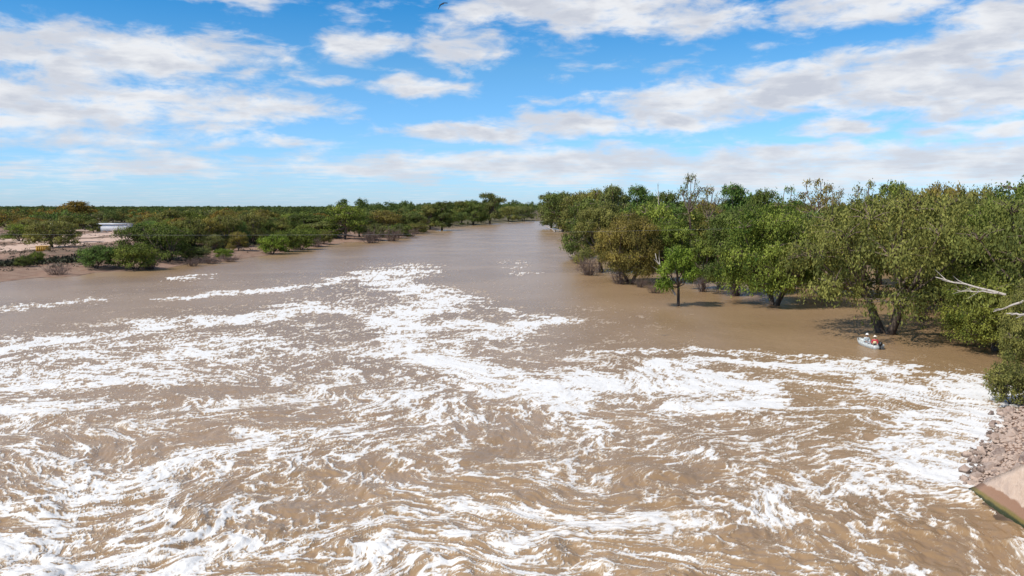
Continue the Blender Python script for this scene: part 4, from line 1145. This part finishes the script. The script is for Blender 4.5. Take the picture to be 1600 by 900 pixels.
def boat():
    c = at(1357, 541, 0.0)
    hd = rad(9)                                             # bow points away and to the left
    BS = .82
    e = empty('fishing_boat', (c[0], c[1], 0.0), hd); e.scale = (BS,) * 3; tag(e, 'small white open fishing boat floating by the big spreading gum', 'boat')
    # hull: stations along +y (bow)
    st = [(-1.75, .62, -.10, .42, .50), (-1.2, .68, -.13, .42, .56), (-.4, .72, -.14, .43, .58), (.5, .68, -.13, .46, .50), (1.2, .48, -.09, .52, .30), (1.65, .22, .02, .58, .10), (1.85, .03, .18, .62, .02)]
    V = []; k = 8
    for (y, bw, zb, zg, fl) in st:
        for i in range(k + 1):
            t = i / k * 2 - 1
            a_ = abs(t)
            if a_ < .5: x = t / .5 * fl; z = zb + a_ * .10
            else:
                u = (a_ - .5) / .5; x = math.copysign(fl + (bw - fl) * u ** .7, t); z = zb + .05 + (zg - zb - .05) * u
            V.append((x, y, z))
    m_ = k + 1
    F = [(i * m_ + j, i * m_ + j + 1, (i + 1) * m_ + j + 1, (i + 1) * m_ + j) for i in range(len(st) - 1) for j in range(k)]
    me = mesh_np('hull', V, F, True); h = link('hull', me, M_ALU, e)
    so = h.modifiers.new('solid', 'SOLIDIFY'); so.thickness = .035
    mb = MB(); mb.box((0, -1.74, .14), (1.2, .05, .50)); mb.build('transom', M_ALU, e)
    for s in (1, -1):
        mb = MB(); mb.tube([(s * q[1], q[0], q[3] + .01) for q in st], [.028] * len(st), 6); mb.build('gunwale', M_ALU, e)
    for y_, w_ in ((-1.05, 1.28), (.35, 1.30), (1.1, .92)):
        mb = MB(); mb.box((0, y_, .22), (w_, .30, .04)); mb.build('bench', M_INN, e)
    mb = MB(); mb.box((0, -.2, -.03), (1.0, 2.6, .02)); mb.build('floor_board', M_INN, e)
    mo = MB(); mo.box((0, -2.0, .62), (.28, .42, .30), 0, .75); mo.build('outboard_motor', M_BLK, e)
    mo = MB(); mo.box((0, -1.98, .18), (.10, .14, .72)); mo.box((0, -2.0, -.18), (.06, .30, .10)); mo.build('motor_leg', M_BLK, e)
    mo = MB(); mo.tube([(0, -1.8, .62), (.12, -1.45, .60)], [.02, .022], 6); mo.build('tiller', M_BLK, e)
    def w(lx, ly, z):
        lx, ly = lx * BS, ly * BS
        return (c[0] + lx * math.cos(hd) - ly * math.sin(hd), c[1] + lx * math.sin(hd) + ly * math.cos(hd), z * BS)
    person(w(0.0, -1.05, .24), hd + rad(150), plain('red_jacket', (.50, .045, .05), .7), plain('dark_trousers', (.03, .03, .04), .8), plain('cream_hat', (.72, .66, .55), .8),
           plain('pale_yellow_vest', (.75, .66, .38), .7), 'person in red with a pale vest and cream hat at the boat stern')
    person(w(0.0, .38, .24), hd + rad(172), plain('grey_shirt', (.50, .55, .55), .8), plain('grey_trousers', (.30, .31, .33), .8), plain('white_hat', (.80, .78, .74), .8), None,
           'person in a grey shirt and white hat seated in the middle of the boat')
boat()

# ------------------------------------------------------------------ bird
def bird():
    d = ray(690.5, 6.5); q = d * (62 / d[1]) + np.array([0, 0, CAM_H])
    e = empty('bird', tuple(q), 0.0); tag(e, 'dark bird flying with spread wings near the top of the sky', 'bird')
    m_ = plain('dark_plumage', (.02, .018, .018), .7)
    e.scale = (1.25,) * 3
    mb = MB(); mb.tube([(.13, -.12, -.02), (.09, -.09, -.005), (.04, -.05, 0), (-.02, 0, 0), (-.08, .06, -.01), (-.14, .12, -.02)], [.008, .028, .035, .04, .03, .008], 8); mb.build('body', m_, e, True)
    mb = MB(); mb.add([(-.10, .08, 0), (-.20, .20, -.02), (-.15, .24, -.03), (-.07, .11, 0)], [[0, 1, 2, 3]]); t = mb.build('tail', m_, e); t.modifiers.new('s', 'SOLIDIFY').thickness = .01
    def wing(pts_, ch):
        V = []
        for p, c in zip(pts_, ch):
            p = np.array(p, float); V += [p + [0, -c * .4, .0], p + [0, c * .1, .018], p + [0, c * .6, -.01]]
        F = []
        for i in range(len(pts_) - 1):
            for j in range(2): F.append([i * 3 + j, i * 3 + j + 1, i * 3 + 4 + j, i * 3 + 3 + j])
        mb = MB(); mb.add(V, F); o = mb.build('wing', m_, e, True); o.modifiers.new('s', 'SOLIDIFY').thickness = .012
    wing([(.0, 0, .02), (.10, 0, .07), (.22, .02, .075), (.34, .06, .07)], [.16, .15, .12, .03])
    wing([(-.01, 0, .02), (-.09, 0, -.04), (-.17, .02, -.16), (-.23, .06, -.28)], [.16, .15, .12, .04])
bird()
